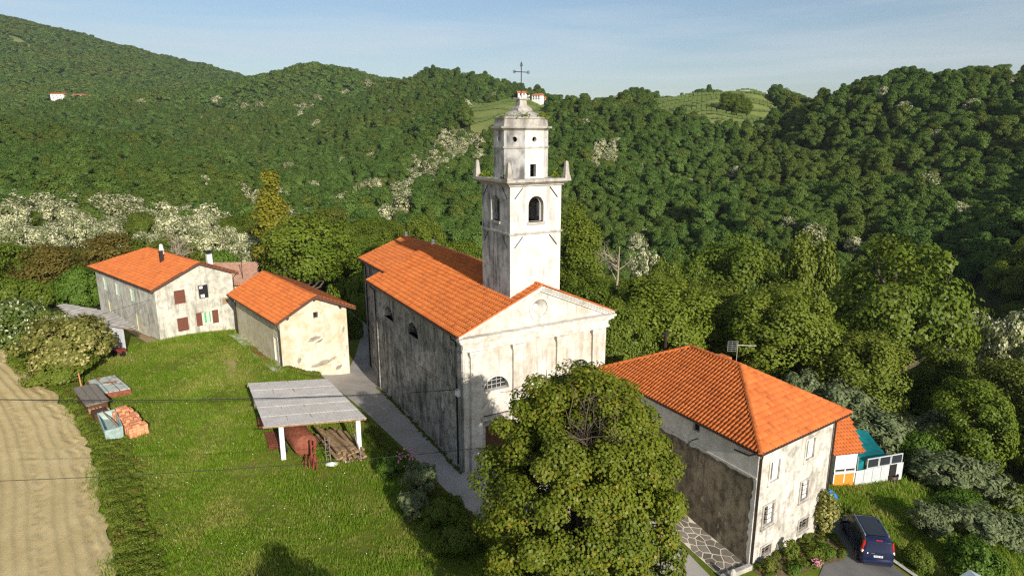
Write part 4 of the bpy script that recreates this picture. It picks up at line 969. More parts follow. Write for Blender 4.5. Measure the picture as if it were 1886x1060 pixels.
# garden bed soil, edging
BED = smooth_poly([g1.pt(-.2, 0, .05)[:2], g1.pt(.3, 0, 1.5)[:2], g1.pt(4.3, 0, 2.0)[:2], g1.pt(6.3, 0, 2.5)[:2], g1.pt(7.9, 0, 1.5)[:2], g1.pt(7.9, 0, .05)[:2]], 1)
drape('garden_bed', BED, flat('dark_garden_soil', (.15, .105, .06), .95, .5, 4), .05, .4)
ke = drape('drive_kerb', [(23.3, 33.2), (24.9, 29.5), (25.2, 26), (25.5, 26), (25.2, 29.6), (23.55, 33.4), (22.3, 36.8), (22.0, 38.6), (21.75, 38.5), (22.0, 36.7)], M['concrete'], .10, .5)

# ------------------------------------------------------------------ ANNEX with orange panel, screen fence with netting
ax = thing('summer_kitchen', (24.6, 44.5, -3), 'small white summer kitchen with orange lower panels and orange tile roof behind the hipped house', 'outbuilding')
A1 = np.array([23.55, 43.15]); du = np.array([math.sin(R(80)), math.cos(R(80))]); dv = np.array([math.sin(R(10)), math.cos(R(10))])
zb = gz(*A1)
def aw(u, v, z): p = A1 + du * u + dv * v; return Vector((p[0], p[1], z))
wa = Wall(A1, A1 + du * 1.7)
wa.slab('orange_panel', rect(0, 1.7, -3.6, -2.35), -.08, 0, M['orange'], ax); wa.slab('sill_board', rect(-.03, 1.73, -2.35, -2.2), -.1, .05, M['white'], ax)
wa.slab('dark_gap', rect(.05, 1.65, -2.2, -2.0), -.15, -.1, M['dark'], ax)
for u0, u1 in ((.03, .82), (.86, 1.62)): wa.slab('white_panel', rect(u0, u1, -2.0, -.75), -.06, 0, M['white'], ax)
for u in (0, .84, 1.66): wa.slab('post', rect(u - .03, u + .05, -3.1, -.7), -.1, .02, M['white'], ax)
Wall(A1 + dv * 3.6, A1).panel('wall', rect(0, 3.6, -3.5, -.8), [], M['white'], ax); Wall(A1 + du * 1.7, A1 + du * 1.7 + dv * 3.6).panel('wall', rect(0, 3.6, -3.5, -.8), [], M['white'], ax)
po = [aw(-.35, -.35, -.75), aw(2.05, -.35, -.75), aw(1.75, 3.9, .35), aw(-.5, 3.9, .35)]
po = [aw(-.35, -.35, -.62), aw(2.1, -.3, -.62), aw(2.1, 3.7, .55), aw(-.35, 3.7, .55)]
rf = deck('roof', po, M['deck'], ax, .08); tiles('roof_tiles', po, M['tile'], rf, .26, .37)
caps('ridge_tiles', po[3], po[2], M['tile'], ax)
M['greywhite'] = flat('pale_grey_board', (.50, .52, .52), .6, .15)
fe = thing('white_screen_fence', (26.5, 44.2, -3), 'white boarded screen with dark framed upper windows beside the summer kitchen', 'fence')
F0 = A1 + du * 1.75; F1 = F0 + du * 4.4 + dv * .55; wf = Wall(F0, F1)
for i in range(4): wf.slab('fence_panel', rect(.02 + i * .78, .78 + i * .78 - .01, -3.6, -2.25), 0, .04, M['greywhite'], fe)
wf.slab('door_leaf', rect(3.2, 3.75, -3.3, -2.2), -.02, .02, M['dark'], fe); wf.slab('fence_panel', rect(3.8, 4.4, -3.6, -2.2), 0, .04, M['greywhite'], fe)
for u0 in (.95, 2.05, 3.15):
    w_ = wf.ring('window_frame', rect(u0, u0 + 1.07, -2.22, -1.42), rect(u0 + .06, u0 + 1.01, -2.16, -1.49), -.02, .05, M['greywhite'], fe)
    wf.fill('window', rect(u0 + .06, u0 + 1.01, -2.16, -1.49), 0, M['glass'], w_)
nt = thing('netting_canopy', (27, 46.5, -1.6), 'teal netting canopy stretched between poles behind the white screen fence', 'canopy')
qs = [aw(1.95, .2, -1.7), aw(4.6, .9, -1.75), aw(4.2, 4.3, -1.3), aw(2.0, 4.5, -1.0)]
nv = []; k = 8
for i in range(k + 1):
    for j in range(k + 1):
        p = qs[0].lerp(qs[1], i / k).lerp(qs[3].lerp(qs[2], i / k), j / k); p = p + Vector((0, 0, -.28 * math.sin(math.pi * i / k) * math.sin(math.pi * j / k) + random.uniform(-.02, .02))); nv.append(p)
mesh('net', nv, [(i * (k + 1) + j, (i + 1) * (k + 1) + j, (i + 1) * (k + 1) + j + 1, i * (k + 1) + j + 1) for i in range(k) for j in range(k)], M['teal'], nt, smooth=True)
wn_ = Wall(tuple(qs[0][:2]), tuple((qs[0] + (qs[1] - qs[0]) * .3)[:2])); wn_.slab('side_net', rect(0, .78, -3.2, -1.72), -.02, 0, M['teal'], nt)
for p in qs: MB().tube([(p.x, p.y, gz(p.x, p.y) - .1), (p.x, p.y, p.z + .5)], .035, 5).build('pole', M['alu'], nt)
tb = thing('water_tub', (28.0, 43.8, -3.3), 'dark round water tub with a red bowl on top by the screen fence door', 'tub')
p = hit(1640, 886); MB().lathe(p + Vector((0, 0, -.1)), [(.42, 0), (.5, .75), (.46, .75), (.4, .3), (.05, .28)], 14).build('tub_body', M['metal'], tb, True); MB().lathe(p + Vector((-.1, .3, .5)), [(.2, .2), (.36, .42), (.3, .42), (.05, .3)], 12).build('bowl', M['rust'], tb, True)
p = hit(1523, 912); b_ = MB(); rg = np.random.default_rng(2)
nb = 7; V = []
for i in range(nb):
    for j in range(nb): V.append((p.x + (i / (nb - 1) - .5) * 1.1, p.y + (j / (nb - 1) - .5) * 1.2, gz(p.x, p.y) + max(0, .42 - ((i - 3) ** 2 + (j - 3) ** 2) * .022) + rg.uniform(-.07, .07)))
tag(mesh('blue_tarpaulin', V, [(i * nb + j, (i + 1) * nb + j, (i + 1) * nb + j + 1, i * nb + j + 1) for i in range(nb - 1) for j in range(nb - 1)], M['blue']), 'crumpled bright blue tarpaulin in the grass at the house corner', 'tarpaulin')
p = hit(1590, 889); tag(MB().box(p + Vector((0, 0, .05)), (.7, .45, .08), (.9, .4)).build('paving_slab', M['concrete']), 'single pale paving slab lying in the grass before the screen fence', 'slab')
sr = thing('metal_shed', (26.8, 31.2, -4), 'pale blue grey pitched metal roof at the very bottom right edge', 'shed')
p = at(1786, 1048, -2.2)
pr = [p + Vector((-1.2, -1.6, -.5)), p + Vector((0, 0, .05)), p + Vector((1.3, -1.6, -.5)), p + Vector((.05, -2.6, 0))]
mesh('roof', [p + Vector((-1.3, -.3, -.6)), p, p + Vector((0, -3, 0)), p + Vector((-1.3, -3.3, -.6)), p + Vector((1.3, -.3, -.6)), p + Vector((1.3, -3.3, -.6))], [(0, 1, 2, 3), (1, 4, 5, 2)], flat('pale_blue_sheet', (.42, .50, .52), .5), sr)
MB().box(p + Vector((0, -1.6, -1.5)), (2.3, 2.6, 1.9)).build('wall', M['greywood'], sr)

# ------------------------------------------------------------------ CARPORT on the lawn
gp = [Vector((-20.1, 46.7, 3.15)), Vector((-14.45, 47.6, 3.30)), Vector((-9.95, 40.85, 3.12)), Vector((-16.35, 39.65, 3.0))]
gp = [at(456, 705, 3.1), at(602, 697, 3.3), at(675, 770, 3.2), at(487, 786, 3.0)]
cpt = thing('open_shed', (-15, 43, .4), 'open sided shed with a flat pale sheet roof on white posts standing on the lawn', 'shed')
def gq(u, v, dz=0): return gp[3].lerp(gp[2], u).lerp(gp[0].lerp(gp[1], u), v) + Vector((0, 0, dz))
ncol, nrow = 7, 5
for i in range(ncol):
    for j in range(nrow):
        a, b, c, d = gq(i / ncol, j / nrow), gq((i + 1.03) / ncol, j / nrow), gq((i + 1.03) / ncol, (j + 1) / nrow), gq(i / ncol, (j + 1) / nrow)
        K = 8; V = []
        for q_ in range(K + 1):
            for e0, e1 in ((a, b), (d, c)):
                V.append(e0.lerp(e1, q_ / K) + Vector((0, 0, .018 * (q_ % 2) + (.012 if e0 is a else -.006) + .004 * ((i * 3 + j) % 3))))
        n0 = len(V); V += [v - Vector((0, 0, .02)) for v in V]
        F = [(2 * q_, 2 * q_ + 2, 2 * q_ + 3, 2 * q_ + 1) for q_ in range(K)] + [(n0 + 2 * q_, 2 * q_ + n0 + 1, n0 + 2 * q_ + 3, n0 + 2 * q_ + 2) for q_ in range(K)] + [(2 * q_, n0 + 2 * q_, n0 + 2 * q_ + 2, 2 * q_ + 2) for q_ in range(K)]
        mesh('roof_sheet', V, F, M['cement'], cpt)
for v_ in (.03, .5, .97): a, b = gq(-.01, v_, -.12), gq(1.01, v_, -.12); MB().box((a + b) / 2, ((b - a).length, .1, .16), ((b - a).x, (b - a).y), tilt=math.atan2(b.z - a.z, (b - a).xy.length)).build('beam', M['oldwood'], cpt)
for u_ in (.02, .26, .5, .74, .98): a, b = gq(u_, 0.0, -.04), gq(u_, 1.0, -.04); MB().box((a + b) / 2, ((b - a).length, .07, .09), ((b - a).x, (b - a).y), tilt=math.atan2(b.z - a.z, (b - a).xy.length)).build('rafter', M['oldwood'], cpt)
for u_, v_ in ((.165, .05), (.93, .05), (.07, .93), (.93, .93)):
    p = gq(u_, v_, -.18); g_ = gz(p.x, p.y); MB().box((p.x, p.y, (p.z + g_) / 2 - .1), (.3, .26, p.z - g_ + .2), D2).build('post', M['white'], cpt)
# things stored under it
def gs(u, v, dz=0): p = gq(u, v); return Vector((p.x, p.y, gz(p.x, p.y) + dz))
axd = (gq(1, 0) - gq(0, 0)).xy.normalized(); bxd = (gq(0, 1) - gq(0, 0)).xy.normalized()
tk = thing('rusty_tank', gs(.33, .15), 'big round rust red tank on wheels under the open shed', 'tank')
cA, cB = gs(.40, .04, 1.0), gs(.33, .42, 1.05); ax_ = (cB - cA).normalized(); pr_ = [(0, .30), (0, .72), (.06, .78), (1, .78), (1.05, .6)]
rings = []
pv = ax_.cross(Vector((0, 0, 1))).normalized(); pu = pv.cross(ax_)
for f_, r_ in ((-.04, .05), (-.035, .5), (-.01, .74), (.03, .8), (.97, .8), (1.02, .6), (1.04, .05)):
    c_ = cA.lerp(cB, f_); rings.append([tuple(c_ + pv * r_ * math.cos(a) + pu * r_ * math.sin(a)) for a in np.linspace(0, 2 * math.pi, 22, endpoint=False)])
MB().loft(rings).build('tank_body', M['rust'], tk, True)
for s_ in (-1, 1):
    c_ = cA.lerp(cB, .5) + pv * .95 * s_; c_.z = gs(.33, .2).z + .38
    rg2 = [[tuple(c_ + pv * w_ + (ax_ * math.cos(a) + Vector((0, 0, 1)) * math.sin(a)) * .38) for a in np.linspace(0, 2 * math.pi, 16, endpoint=False)] for w_ in (-.08, .08)]
    MB().loft(rg2).build('wheel', M['rubber'], tk)
MB().tube([cA + Vector((0, 0, -.75)), cA + Vector((-.1, -.8, -.85))], .05, 5).build('drawbar', M['rust'], tk)
sp = thing('red_plough', gs(.42, .0), 'faded red farm implement with long tines leaning before the rusty tank', 'farm implement')
p = gs(.42, -.05); b_ = MB()
b_.tube([p + Vector((0, 0, 1.75)), p + Vector((.12, -.35, .1))], .07, 5).tube([p + Vector((.25, 0, 1.7)), p + Vector((.3, -.4, .05))], .06, 5).tube([p + Vector((0, 0, 1.4)), p + Vector((.3, .05, 1.2))], .06, 5).build('frame', M['red'], sp)
for k_ in range(4): q_ = p + Vector((-.3 + .28 * k_, -.3 - .1 * k_, .5)); MB().tube([q_ + Vector((0, .15, .3)), q_ + Vector((.05, -.2, 0)), q_ + Vector((.02, -.35, -.42))], .04, 4).build('tine', M['red'], sp)
b_ = MB(); q_ = gs(.58, .02, 0); b_.tube([q_ + Vector((0, 0, 1.7)), q_ + Vector((.1, -.3, .1))], .03, 4).tube([q_ + Vector((.28, 0, 1.7)), q_ + Vector((.38, -.3, .1))], .03, 4)
for k_ in range(6): b_.tube([q_ + Vector((.02 * k_, -.05 * k_, 1.5 - .25 * k_)), q_ + Vector((.3 + .02 * k_, -.05 * k_, 1.5 - .25 * k_))], .025, 4)
tag(b_.build('ladder', M['greywood']), 'pale short ladder leaning between the rusty tank and the timber', 'ladder')
b_ = MB(); q_ = gs(.60, -.07); rg = np.random.default_rng(8); V = [(q_.x, q_.y, q_.z + .3)] + [(q_.x + math.cos(a) * rg.uniform(.35, .6), q_.y + math.sin(a) * rg.uniform(.25, .45), q_.z + rg.uniform(.03, .16)) for a in np.linspace(0, 6.28, 9)[:-1]]
tag(mesh('plastic_sheet', V, [(0, i + 1, (i + 1) % 8 + 1) for i in range(8)], M['white']), 'crumpled white plastic sheet on the grass by the red implement', 'plastic sheet')
tm = thing('timber_stack', gs(.80, .1), 'stack of long brown weathered boards and beams under the open shed', 'timber stack')
rg = np.random.default_rng(4)
for k_ in range(34):
    lay = k_ // 7; f_ = (k_ % 7) / 6
    c_ = gs(.66 + .26 * f_, .16, .2 + lay * .19 + rg.uniform(-.03, .03)); dr = (bxd + axd * (-.22 + rg.uniform(-.09, .09))).normalized()
    ln = rg.uniform(2.8, 4.0)
    MB().box(c_ + Vector((rg.uniform(-.1, .1), rg.uniform(-.5, .3), .1)), (ln, rg.uniform(.12, .26), rg.uniform(.05, .14)), (dr.x, dr.y), tilt=rg.uniform(-.02, .09)).build('board', M['oldwood'], tm)
for k_ in range(3):
    c_ = gs(.9, .02, 1.0 + .1 * k_); MB().box(c_, (1.9, .07, .09), (bxd.x, bxd.y), tilt=.85 - .15 * k_).build('board', M['greywood'], tm)
p = hit(640, 850); tag(MB().box(p + Vector((0, 0, .2)), (.35, .3, .4), (.8, .3)).build('stone_block', M['concrete']), 'pale stone block on the grass holding up the end of a log', 'stone block')
tag(MB().tube([p + Vector((.15, -.35, .3)), p + Vector((-.3, .9, .55))], [.09, .1], 8).build('log', M['wood']), 'short dark log leaning on a pale stone block before the timber', 'log')
cg = thing('corrugated_bundle', hit(503, 825), 'bundle of rusty brown corrugated sheets lying left of the white post', 'metal sheets')
p = hit(503, 822)
for k_ in range(4):
    K = 9; V = []
    for q_ in range(K + 1):
        for e_ in (-1.1, 1.1):
            c_ = p + Vector((0, 0, .12 + .1 * k_)) + Vector((axd.x, axd.y, 0)) * ((q_ / K - .5) * .75 + .02 * k_) + Vector((bxd.x, bxd.y, 0)) * (e_ + .35 + .05 * k_) + Vector((0, 0, .05 * (q_ % 2))); V.append(c_)
    mesh('corrugated_sheet', V + [v - Vector((0, 0, .03)) for v in V], [(2 * q_, 2 * q_ + 2, 2 * q_ + 3, 2 * q_ + 1) for q_ in range(K)] + [(2 * K + 2 + 2 * q_, 2 * K + 3 + 2 * q_, 2 * K + 5 + 2 * q_, 2 * K + 4 + 2 * q_) for q_ in range(K)] + [(2 * q_, 2 * K + 2 + 2 * q_, 2 * K + 4 + 2 * q_, 2 * q_ + 2) for q_ in range(K)], M['rust'], cg)
rl_ = thing('small_rusty_roller', hit(483, 787), 'small rusty field roller poking out at the left edge of the open shed roof', 'roller')
p = hit(484, 790) + Vector((0, 0, .55)); MB().tube([p + Vector((-.25, -.1, 0)), p + Vector((.6, .4, 0))], .42, 16).build('drum', M['rust'], rl_, True); MB().tube([p + Vector((-.5, -.3, -.35)), p + Vector((.6, -.4, -.35)), p + Vector((.7, .3, -.3))], .05, 5).build('frame', M['metal'], rl_)

# ------------------------------------------------------------------ LEFT SHED, junk row by the field
ls = thing('stone_roofed_shed', (-44, 66, 1), 'low shed with grey slab roof and whitewashed wall, left of the farmhouse', 'shed')
sA, sB = at(237, 650, 1.1), at(190, 640, 1.1)
sc = hit(234, 652); sl_ = sc + Vector((-.961, .276, 0)) * 5.0; sbk = Vector((-.74, .673, 0)) * 5.5; zt_ = zat(230, 602, sc.x, sc.y)
w1 = Wall(sl_.xy, sc.xy); w1.panel('wall', rect(0, (sc - sl_).length, .3, zt_), [], plaster('blueish_whitewash', (.62, .64, .64), (.50, .52, .53), (.24, .25, .26), .6, .4), ls)
w2 = Wall(sc.xy, (sc + sbk).xy); w2.panel('wall', rect(0, 5.5, .3, zt_), [], M['house'], ls)
Wall((sc + sbk).xy, (sl_ + sbk).xy).panel('wall', rect(0, 5.0, .3, zt_), [], M['house'], ls); Wall((sl_ + sbk).xy, sl_.xy).panel('wall', rect(0, 5.5, .3, zt_), [], M['house'], ls)
er = (sc - sl_).normalized(); eb = sbk.normalized()
ro = [sl_ - er * .4 - eb * .5, sc + er * .9 - eb * .6, sc + er * .9 + eb * 6, sl_ - er * .4 + eb * 6]; zs_ = [zt_ + .35, zt_ + .05, zt_ + .35, zt_ + .8]
ro = [Vector((p.x, p.y, z)) for p, z in zip(ro, zs_)]
deck('roof', ro, M['oldwood'], ls, .12, .03)
M['slab'] = flat('grey_roof_slab', (.46, .42, .36), .9, .35, 2)
for i in range(9):
    for j in range(8):
        c_ = ro[0].lerp(ro[1], (i + .5) / 9).lerp(ro[3].lerp(ro[2], (i + .5) / 9), (j + .5) / 8); d_ = (ro[1] - ro[0]); 
        MB().box(c_ + Vector((0, 0, .03 + .02 * ((i * 7 + j * 3) % 3))), (d_.length / 9 * 1.04, .80, .05), (d_.x, d_.y), tilt=math.atan2(d_.z, d_.xy.length) + .02).build('roof_slab', M['slab'], ls)
tr_ = thing('red_tractor_implement', hit(222, 652), 'small red mower implement parked at the corner of the low shed', 'farm implement')
p = hit(221, 655); MB().box(p + Vector((0, 0, .55)), (1.1, .6, .3), (.9, -.3)).build('body', M['red'], tr_); MB().tube([p + Vector((-.6, 0, .4)), p + Vector((.7, -.3, .9))], .05, 5).build('bar', M['red'], tr_)
for s_ in (-.4, .4): MB().tube([p + Vector((s_, -.35, .3)), p + Vector((s_ + .05, -.2, .3))], .3, 12).build('wheel', M['rubber'], tr_)
sp_ = thing('sheet_metal_cover', hit(200, 718), 'low platform covered with pale green rust edged metal sheets by the shrubs', 'metal cover')
qa = [hit(162, 712), hit(182, 738), hit(243, 727), hit(213, 701)]; qa = [q_ + Vector((0, 0, .55)) for q_ in qa]
for i in range(3):
    for j in range(2):
        f = lambda a, b: qa[0].lerp(qa[3], a).lerp(qa[1].lerp(qa[2], a), b)
        e_ = .015; pts = [f(i / 3 + e_, j / 2 + e_), f((i + 1) / 3 - e_, j / 2 + e_), f((i + 1) / 3 - e_, (j + 1) / 2 - e_), f(i / 3 + e_, (j + 1) / 2 - e_)]
        dz = Vector((0, 0, .03 + .015 * ((i + j) % 2))); mesh('metal_sheet', [q_ + dz for q_ in pts] + [q_ - Vector((0, 0, .02)) for q_ in pts], [(0, 1, 2, 3), (0, 4, 5, 1), (1, 5, 6, 2), (2, 6, 7, 3), (3, 7, 4, 0)], M['sheet'], sp_)
mesh('support_frame', [q_ - Vector((0, 0, .03)) for q_ in qa] + [q_ - Vector((0, 0, .6)) for q_ in qa], [(0, 1, 2, 3), (0, 4, 5, 1), (1, 5, 6, 2), (2, 6, 7, 3), (3, 7, 4, 0)], M['rust'], sp_)
wp = thing('covered_woodpile', hit(175, 745), 'woodpile under a grey weathered cover between metal sheets and tub', 'woodpile')
a_, b_2 = hit(160, 735), hit(183, 765); dr = (b_2 - a_).normalized(); c_ = (a_ + b_2) / 2
MB().box(c_ + Vector((0, 0, .5)), ((b_2 - a_).length + .2, 1.3, 1.0), (dr.x, dr.y)).build('log_core', M['wood'], wp)
rg = np.random.default_rng(9)
for k_ in range(16):
    q_ = b_2 + Vector((-dr.y, dr.x, 0)) * ((k_ % 6) / 5 - .5) * 1.15 + Vector((0, 0, .18 + .27 * (k_ // 6))); MB().tube([q_ + dr * .02, q_ + dr * (.22 + rg.uniform(0, .1))], rg.uniform(.08, .12), 7).build('log', M['oldwood'], wp)
MB().box(c_ + Vector((0, 0, 1.07)), ((b_2 - a_).length + .35, 1.55, .07), (dr.x, dr.y), tilt=-.04).build('cover_board', M['greywood'], wp)
for k_ in range(3): MB().box(c_ + Vector((-dr.y, dr.x, 0)) * (k_ - 1) * .5 + Vector((0, 0, 1.14)), ((b_2 - a_).length + .3, .4, .05), (dr.x, dr.y), tilt=-.04).build('cover_board', M['greywood'], wp)
p = hit(150, 718); tag(MB().box(p + Vector((0, 0, .9)), (2.6, .09, .12), (-.6, .8), tilt=.35).build('leaning_plank', M['orange'] if 0 else M['brick']), 'pinkish plank leaning out of the shrubs above the woodpile', 'plank')
p = hit(186, 775); dbx = thing('dark_crate', p, 'dark brown crate standing between the woodpile and the turquoise tub', 'crate')
for k_ in range(5): MB().box(p + Vector((0, 0, .12 + .16 * k_)), (1.2, .9, .14), (dr.x, dr.y)).build('slat', M['wood'], dbx)
tq = thing('turquoise_tub', hit(205, 795), 'faded turquoise rectangular metal tub with weeds inside beside the brick stack', 'tub')
tc = [hit(182, 783), hit(215, 775), hit(230, 808), hit(196, 818)]; cen = sum(tc, Vector()) / 4; to = []; ti = []
for q_ in tc: to.append(q_ + Vector((0, 0, 1.0))); ti.append(q_.lerp(cen, .1) + Vector((0, 0, 1.0)))
V = [q_.lerp(cen, .08) for q_ in tc] + to + ti + [q_.lerp(cen, .15) + Vector((0, 0, .45)) for q_ in tc]
F = []
for k_ in range(3):
    for i in range(4): F.append((k_ * 4 + i, k_ * 4 + (i + 1) % 4, (k_ + 1) * 4 + (i + 1) % 4, (k_ + 1) * 4 + i))
F.append((12, 13, 14, 15)); mesh('tub_body', V, F, M['turq'], tq)
MB().tube([to[0].lerp(to[1], .3) + Vector((0, 0, .05)), to[2].lerp(to[3], .3) + Vector((0, 0, .05))], .05, 5).build('plank', M['oldwood'], tq)
bs = thing('brick_stack', hit(240, 785), 'stepped stack of orange hollow clay bricks on the lawn edge', 'brick stack')
b0, b3, b4 = hit(209, 778), hit(236, 815), hit(268, 809); e2_ = b3 - b0; e2_.z = 0; L2 = e2_.length; e2_.normalize(); e1_ = b4 - b3; e1_.z = 0; e1_ = (e1_ - e2_ * e1_.dot(e2_)).normalized()
rg = np.random.default_rng(12); bl = [.36, .20, .16]; brk = None
for j in range(int(L2 / .40)):
    hN = [5, 5, 4, 5, 5, 4, 3, 4, 4, 3, 3, 3, 3][min(12, j)]
    sh = .03 * j
    for i in range(5):
        hh = max(1, hN + 1 - (1 if i < 1 else 0) - (rg.random() < .25) - (1 if i > 3 else 0))
        for k_ in range(hh):
            c_ = b0 + e1_ * (i * .25 + sh + .1) + e2_ * (j * .40 + .2); z = gz(c_.x, c_.y) + .1 + k_ * .19
            if brk is None: 
                brk = MB().box((0, 0, 0), (.235, .375, .175)).build('brick', M['brick'], bs); brk.data.transform(Matrix.Translation(wloc(bs)))
                o = brk
            else: o = inst(brk, bs)
            o.matrix_local = Matrix.Translation(Vector((c_.x, c_.y, z)) - wloc(bs)) @ Matrix.Rotation(math.atan2(e1_.y, e1_.x) + rg.uniform(-.07, .07), 4, 'Z')

# ------------------------------------------------------------------ CAR
def car():
    T = thing('parked_car', (0, 0, 0), 'dark blue estate van with silver roof rails parked on the driveway', 'car')
    paint = N('dark_blue_metallic', .28, .5); paint.b.inputs['Coat Weight'].default_value = .8; paint.b.inputs['Metallic'].default_value = .35; paint.col((.012, .018, .06)); pm = paint.m
    gl = N('tinted_glass', .06, .6).col((.012, .014, .018)).m; plast = flat('dark_bumper_plastic', (.02, .022, .03), .6)
    redl = N('red_lamp', .2, .5).col((.55, .02, .01)).m; whl = N('clear_lamp', .15, .6).col((.75, .72, .65)).m; whp = flat('number_plate', (.75, .76, .74), .5, .05)
    # stations along length x (rear 0 -> front 4.4): (x, zbottom, zbelt, zroof, halfwidth belt, halfwidth roof)
    st = [(0.0, .42, 1.02, 1.04, .80, .70), (.03, .32, 1.06, 1.10, .86, .76), (.10, .30, 1.08, 1.70, .90, .70), (.28, .28, 1.08, 1.80, .91, .71), (1.0, .27, 1.07, 1.84, .915, .73), (1.9, .27, 1.05, 1.84, .915, .73), (2.7, .27, 1.03, 1.79, .915, .71), (3.0, .27, 1.03, 1.66, .91, .68), (3.55, .28, 1.02, 1.20, .90, .66), (3.75, .28, 1.0, 1.06, .89, .64), (4.15, .30, .88, .90, .84, .60), (4.36, .36, .68, .70, .72, .5), (4.42, .42, .55, .56, .62, .45)]
    def ring(s_):
        x, zb, zl, zr, wb, wr = s_
        half = [(wb * .90, zb), (wb * .98, zb + .12), (wb, lerp(zb, zl, .55)), (wb * .985, zl), (lerp(wb, wr, .55), lerp(zl, zr, .55)), (wr, lerp(zl, zr, .93)), (wr * .86, zr), (wr * .4, zr + .012)]
        return [(x, y, z) for y, z in half] + [(x, -y, z) for y, z in half[::-1]]
    b = MB().loft([ring(s_) for s_ in st]); o = mesh('body', b.v, b.f, pm, T, smooth=True, world=False)
    md = o.modifiers.new('bevel', 'BEVEL'); md.width = .02; md.segments = 2; md.angle_limit = R(40)
    def q(name, pts, m, par=T): return mesh(name, pts, [tuple(range(len(pts)))], m, par, world=False)
    def side(x, f): # y,z on side glass zone at station x, f from belt to roof
        for a, b2 in zip(st, st[1:]):
            if a[0] <= x <= b2[0]: t = (x - a[0]) / (b2[0] - a[0]); s_ = [lerp(p_, q_, t) for p_, q_ in zip(a, b2)]; break
        zl, zr, wb, wr = s_[2:]; 
        if f < .55: k = f / .55; y, z = lerp(wb * .985, lerp(wb, wr, .55), k), lerp(zl, lerp(zl, zr, .55), k)
        else: k = (f - .55) / .38; y, z = lerp(lerp(wb, wr, .55), wr, k), lerp(lerp(zl, zr, .55), lerp(zl, zr, .93), k)
        return y, z
    for sg in (-1, 1):
        for x0, x1, x2, x3 in ((.35, 1.02, 1.02, .42), (1.10, 2.02, 2.02, 1.10), (2.10, 3.35, 2.88, 2.10)):
            pts = []
            for xs, f in ((x0, .06), (x1, .06), ((x1 + x2) / 2, .5), (x2, .86), (x3, .86), ((x0 + x3) / 2, .5)):
                y, z = side(xs, f); pts.append((xs, sg * (y + .008), z))
            q('side_window', pts if sg > 0 else pts[::-1], gl)
        rl = MB().tube([(.5, sg * .64, 1.80), (.6, sg * .66, 1.90), (2.7, sg * .66, 1.87), (2.85, sg * .65, 1.77)], .022, 6); mesh('roof_rail', rl.v, rl.f, M['alu'], T, world=False)
        for xw in (.78, 3.62):
            w = MB(); prof = [(.30, -.10), (.32, -.09), (.325, 0), (.32, .09), (.30, .10), (.20, .10)]
            rings = [[(xw + r * math.cos(a), sg * (.84 + y * .9), .325 + r * math.sin(a)) for a in np.linspace(0, 2 * math.pi, 20, endpoint=False)] for r, y in prof]
            w.loft(rings); o = mesh('wheel', w.v, w.f, M['rubber'], T, world=False)
            h = MB()
            for k in range(5):
                a = k * 2 * math.pi / 5; ca, sa = math.cos(a), math.sin(a)
                h.add([(xw + ca * r - sa * t, sg * (.93 + yy), .325 + sa * r + ca * t) for r, t, yy in ((.03, -.04, .01), (.21, -.03, .0), (.21, .03, .0), (.03, .04, .01))], [(0, 1, 2, 3)])
            h.add([(xw + .05 * math.cos(a), sg * .945, .325 + .05 * math.sin(a)) for a in np.linspace(0, 6.28, 9)[:-1]], [tuple(range(8))])
            mesh('hubcap', h.v, h.f, M['alu'], o, world=False)
            arch = MB(); arch.loft([[(xw + .40 * math.cos(a), sg * yy, .30 + .40 * math.sin(a)) for a in np.linspace(0, math.pi, 12)] for yy in (.80, .925)], cap=False); mesh('wheel_arch', arch.v, arch.f, plast, T, world=False)
        tl = MB().loft([[(.05, sg * .80, .98), (.05, sg * .905, .98), (.22, sg * .935, .98)], [(.10, sg * .72, 1.70), (.12, sg * .79, 1.70), (.24, sg * .80, 1.70)]]); mesh('tail_light', tl.v, tl.f, redl, T, world=False)
        tl = MB().loft([[(.02, sg * .81, 1.02), (.02, sg * .895, 1.02), (.1, sg * .925, 1.02)], [(.04, sg * .79, 1.16), (.05, sg * .87, 1.16), (.12, sg * .905, 1.16)]]); mesh('reversing_light', tl.v, tl.f, whl, T, world=False)
        hl_ = MB().loft([[(4.2, sg * .60, .70), (4.12, sg * .84, .72), (3.8, sg * .90, .85)], [(4.1, sg * .58, .86), (3.98, sg * .80, .90), (3.7, sg * .86, .98)]]); mesh('headlight', hl_.v, hl_.f, whl, T, world=False)
        mi = MB().box((3.05, sg * 1.02, 1.08), (.12, .2, .16)); mesh('wing_mirror', mi.v, mi.f, pm, T, world=False)
        for xd in (1.06, 2.06): q('door_seam', [(xd, sg * .921, .40), (xd + .012, sg * .921, .40), (xd + .012, sg * .921, 1.0), (xd, sg * .921, 1.0)], plast)
        for xd in (1.9, 2.2): hd = MB().box((xd, sg * .925, .97), (.18, .03, .03)); mesh('door_handle', hd.v, hd.f, pm, T, world=False)
    # tailgate
    q('rear_window', [(.058, -.66, 1.14), (.105, -.62, 1.62), (.105, .62, 1.62), (.058, .66, 1.14)][::-1], gl)
    fr = MB().add([(.052, -.66, 1.11), (.050, .66, 1.11), (.034, .66, 1.07), (.034, -.66, 1.07)], [(0, 1, 2, 3)]); mesh('tailgate_trim', fr.v, fr.f, M['alu'], T, world=False)
    bm_ = MB().box((-.03, 0, .48), (.16, 1.66, .22)); o = mesh('rear_bumper', bm_.v, bm_.f, pm, T, world=False); md = o.modifiers.new('bevel', 'BEVEL'); md.width = .05; md.segments = 3
    bm_ = MB().box((-.04, 0, .33), (.12, 1.5, .12)); mesh('bumper_skirt', bm_.v, bm_.f, plast, T, world=False)
    pl = MB().box((-.004, 0, .82), (.02, .52, .12)); pp = mesh('number_plate', pl.v, pl.f, whp, T, world=False)
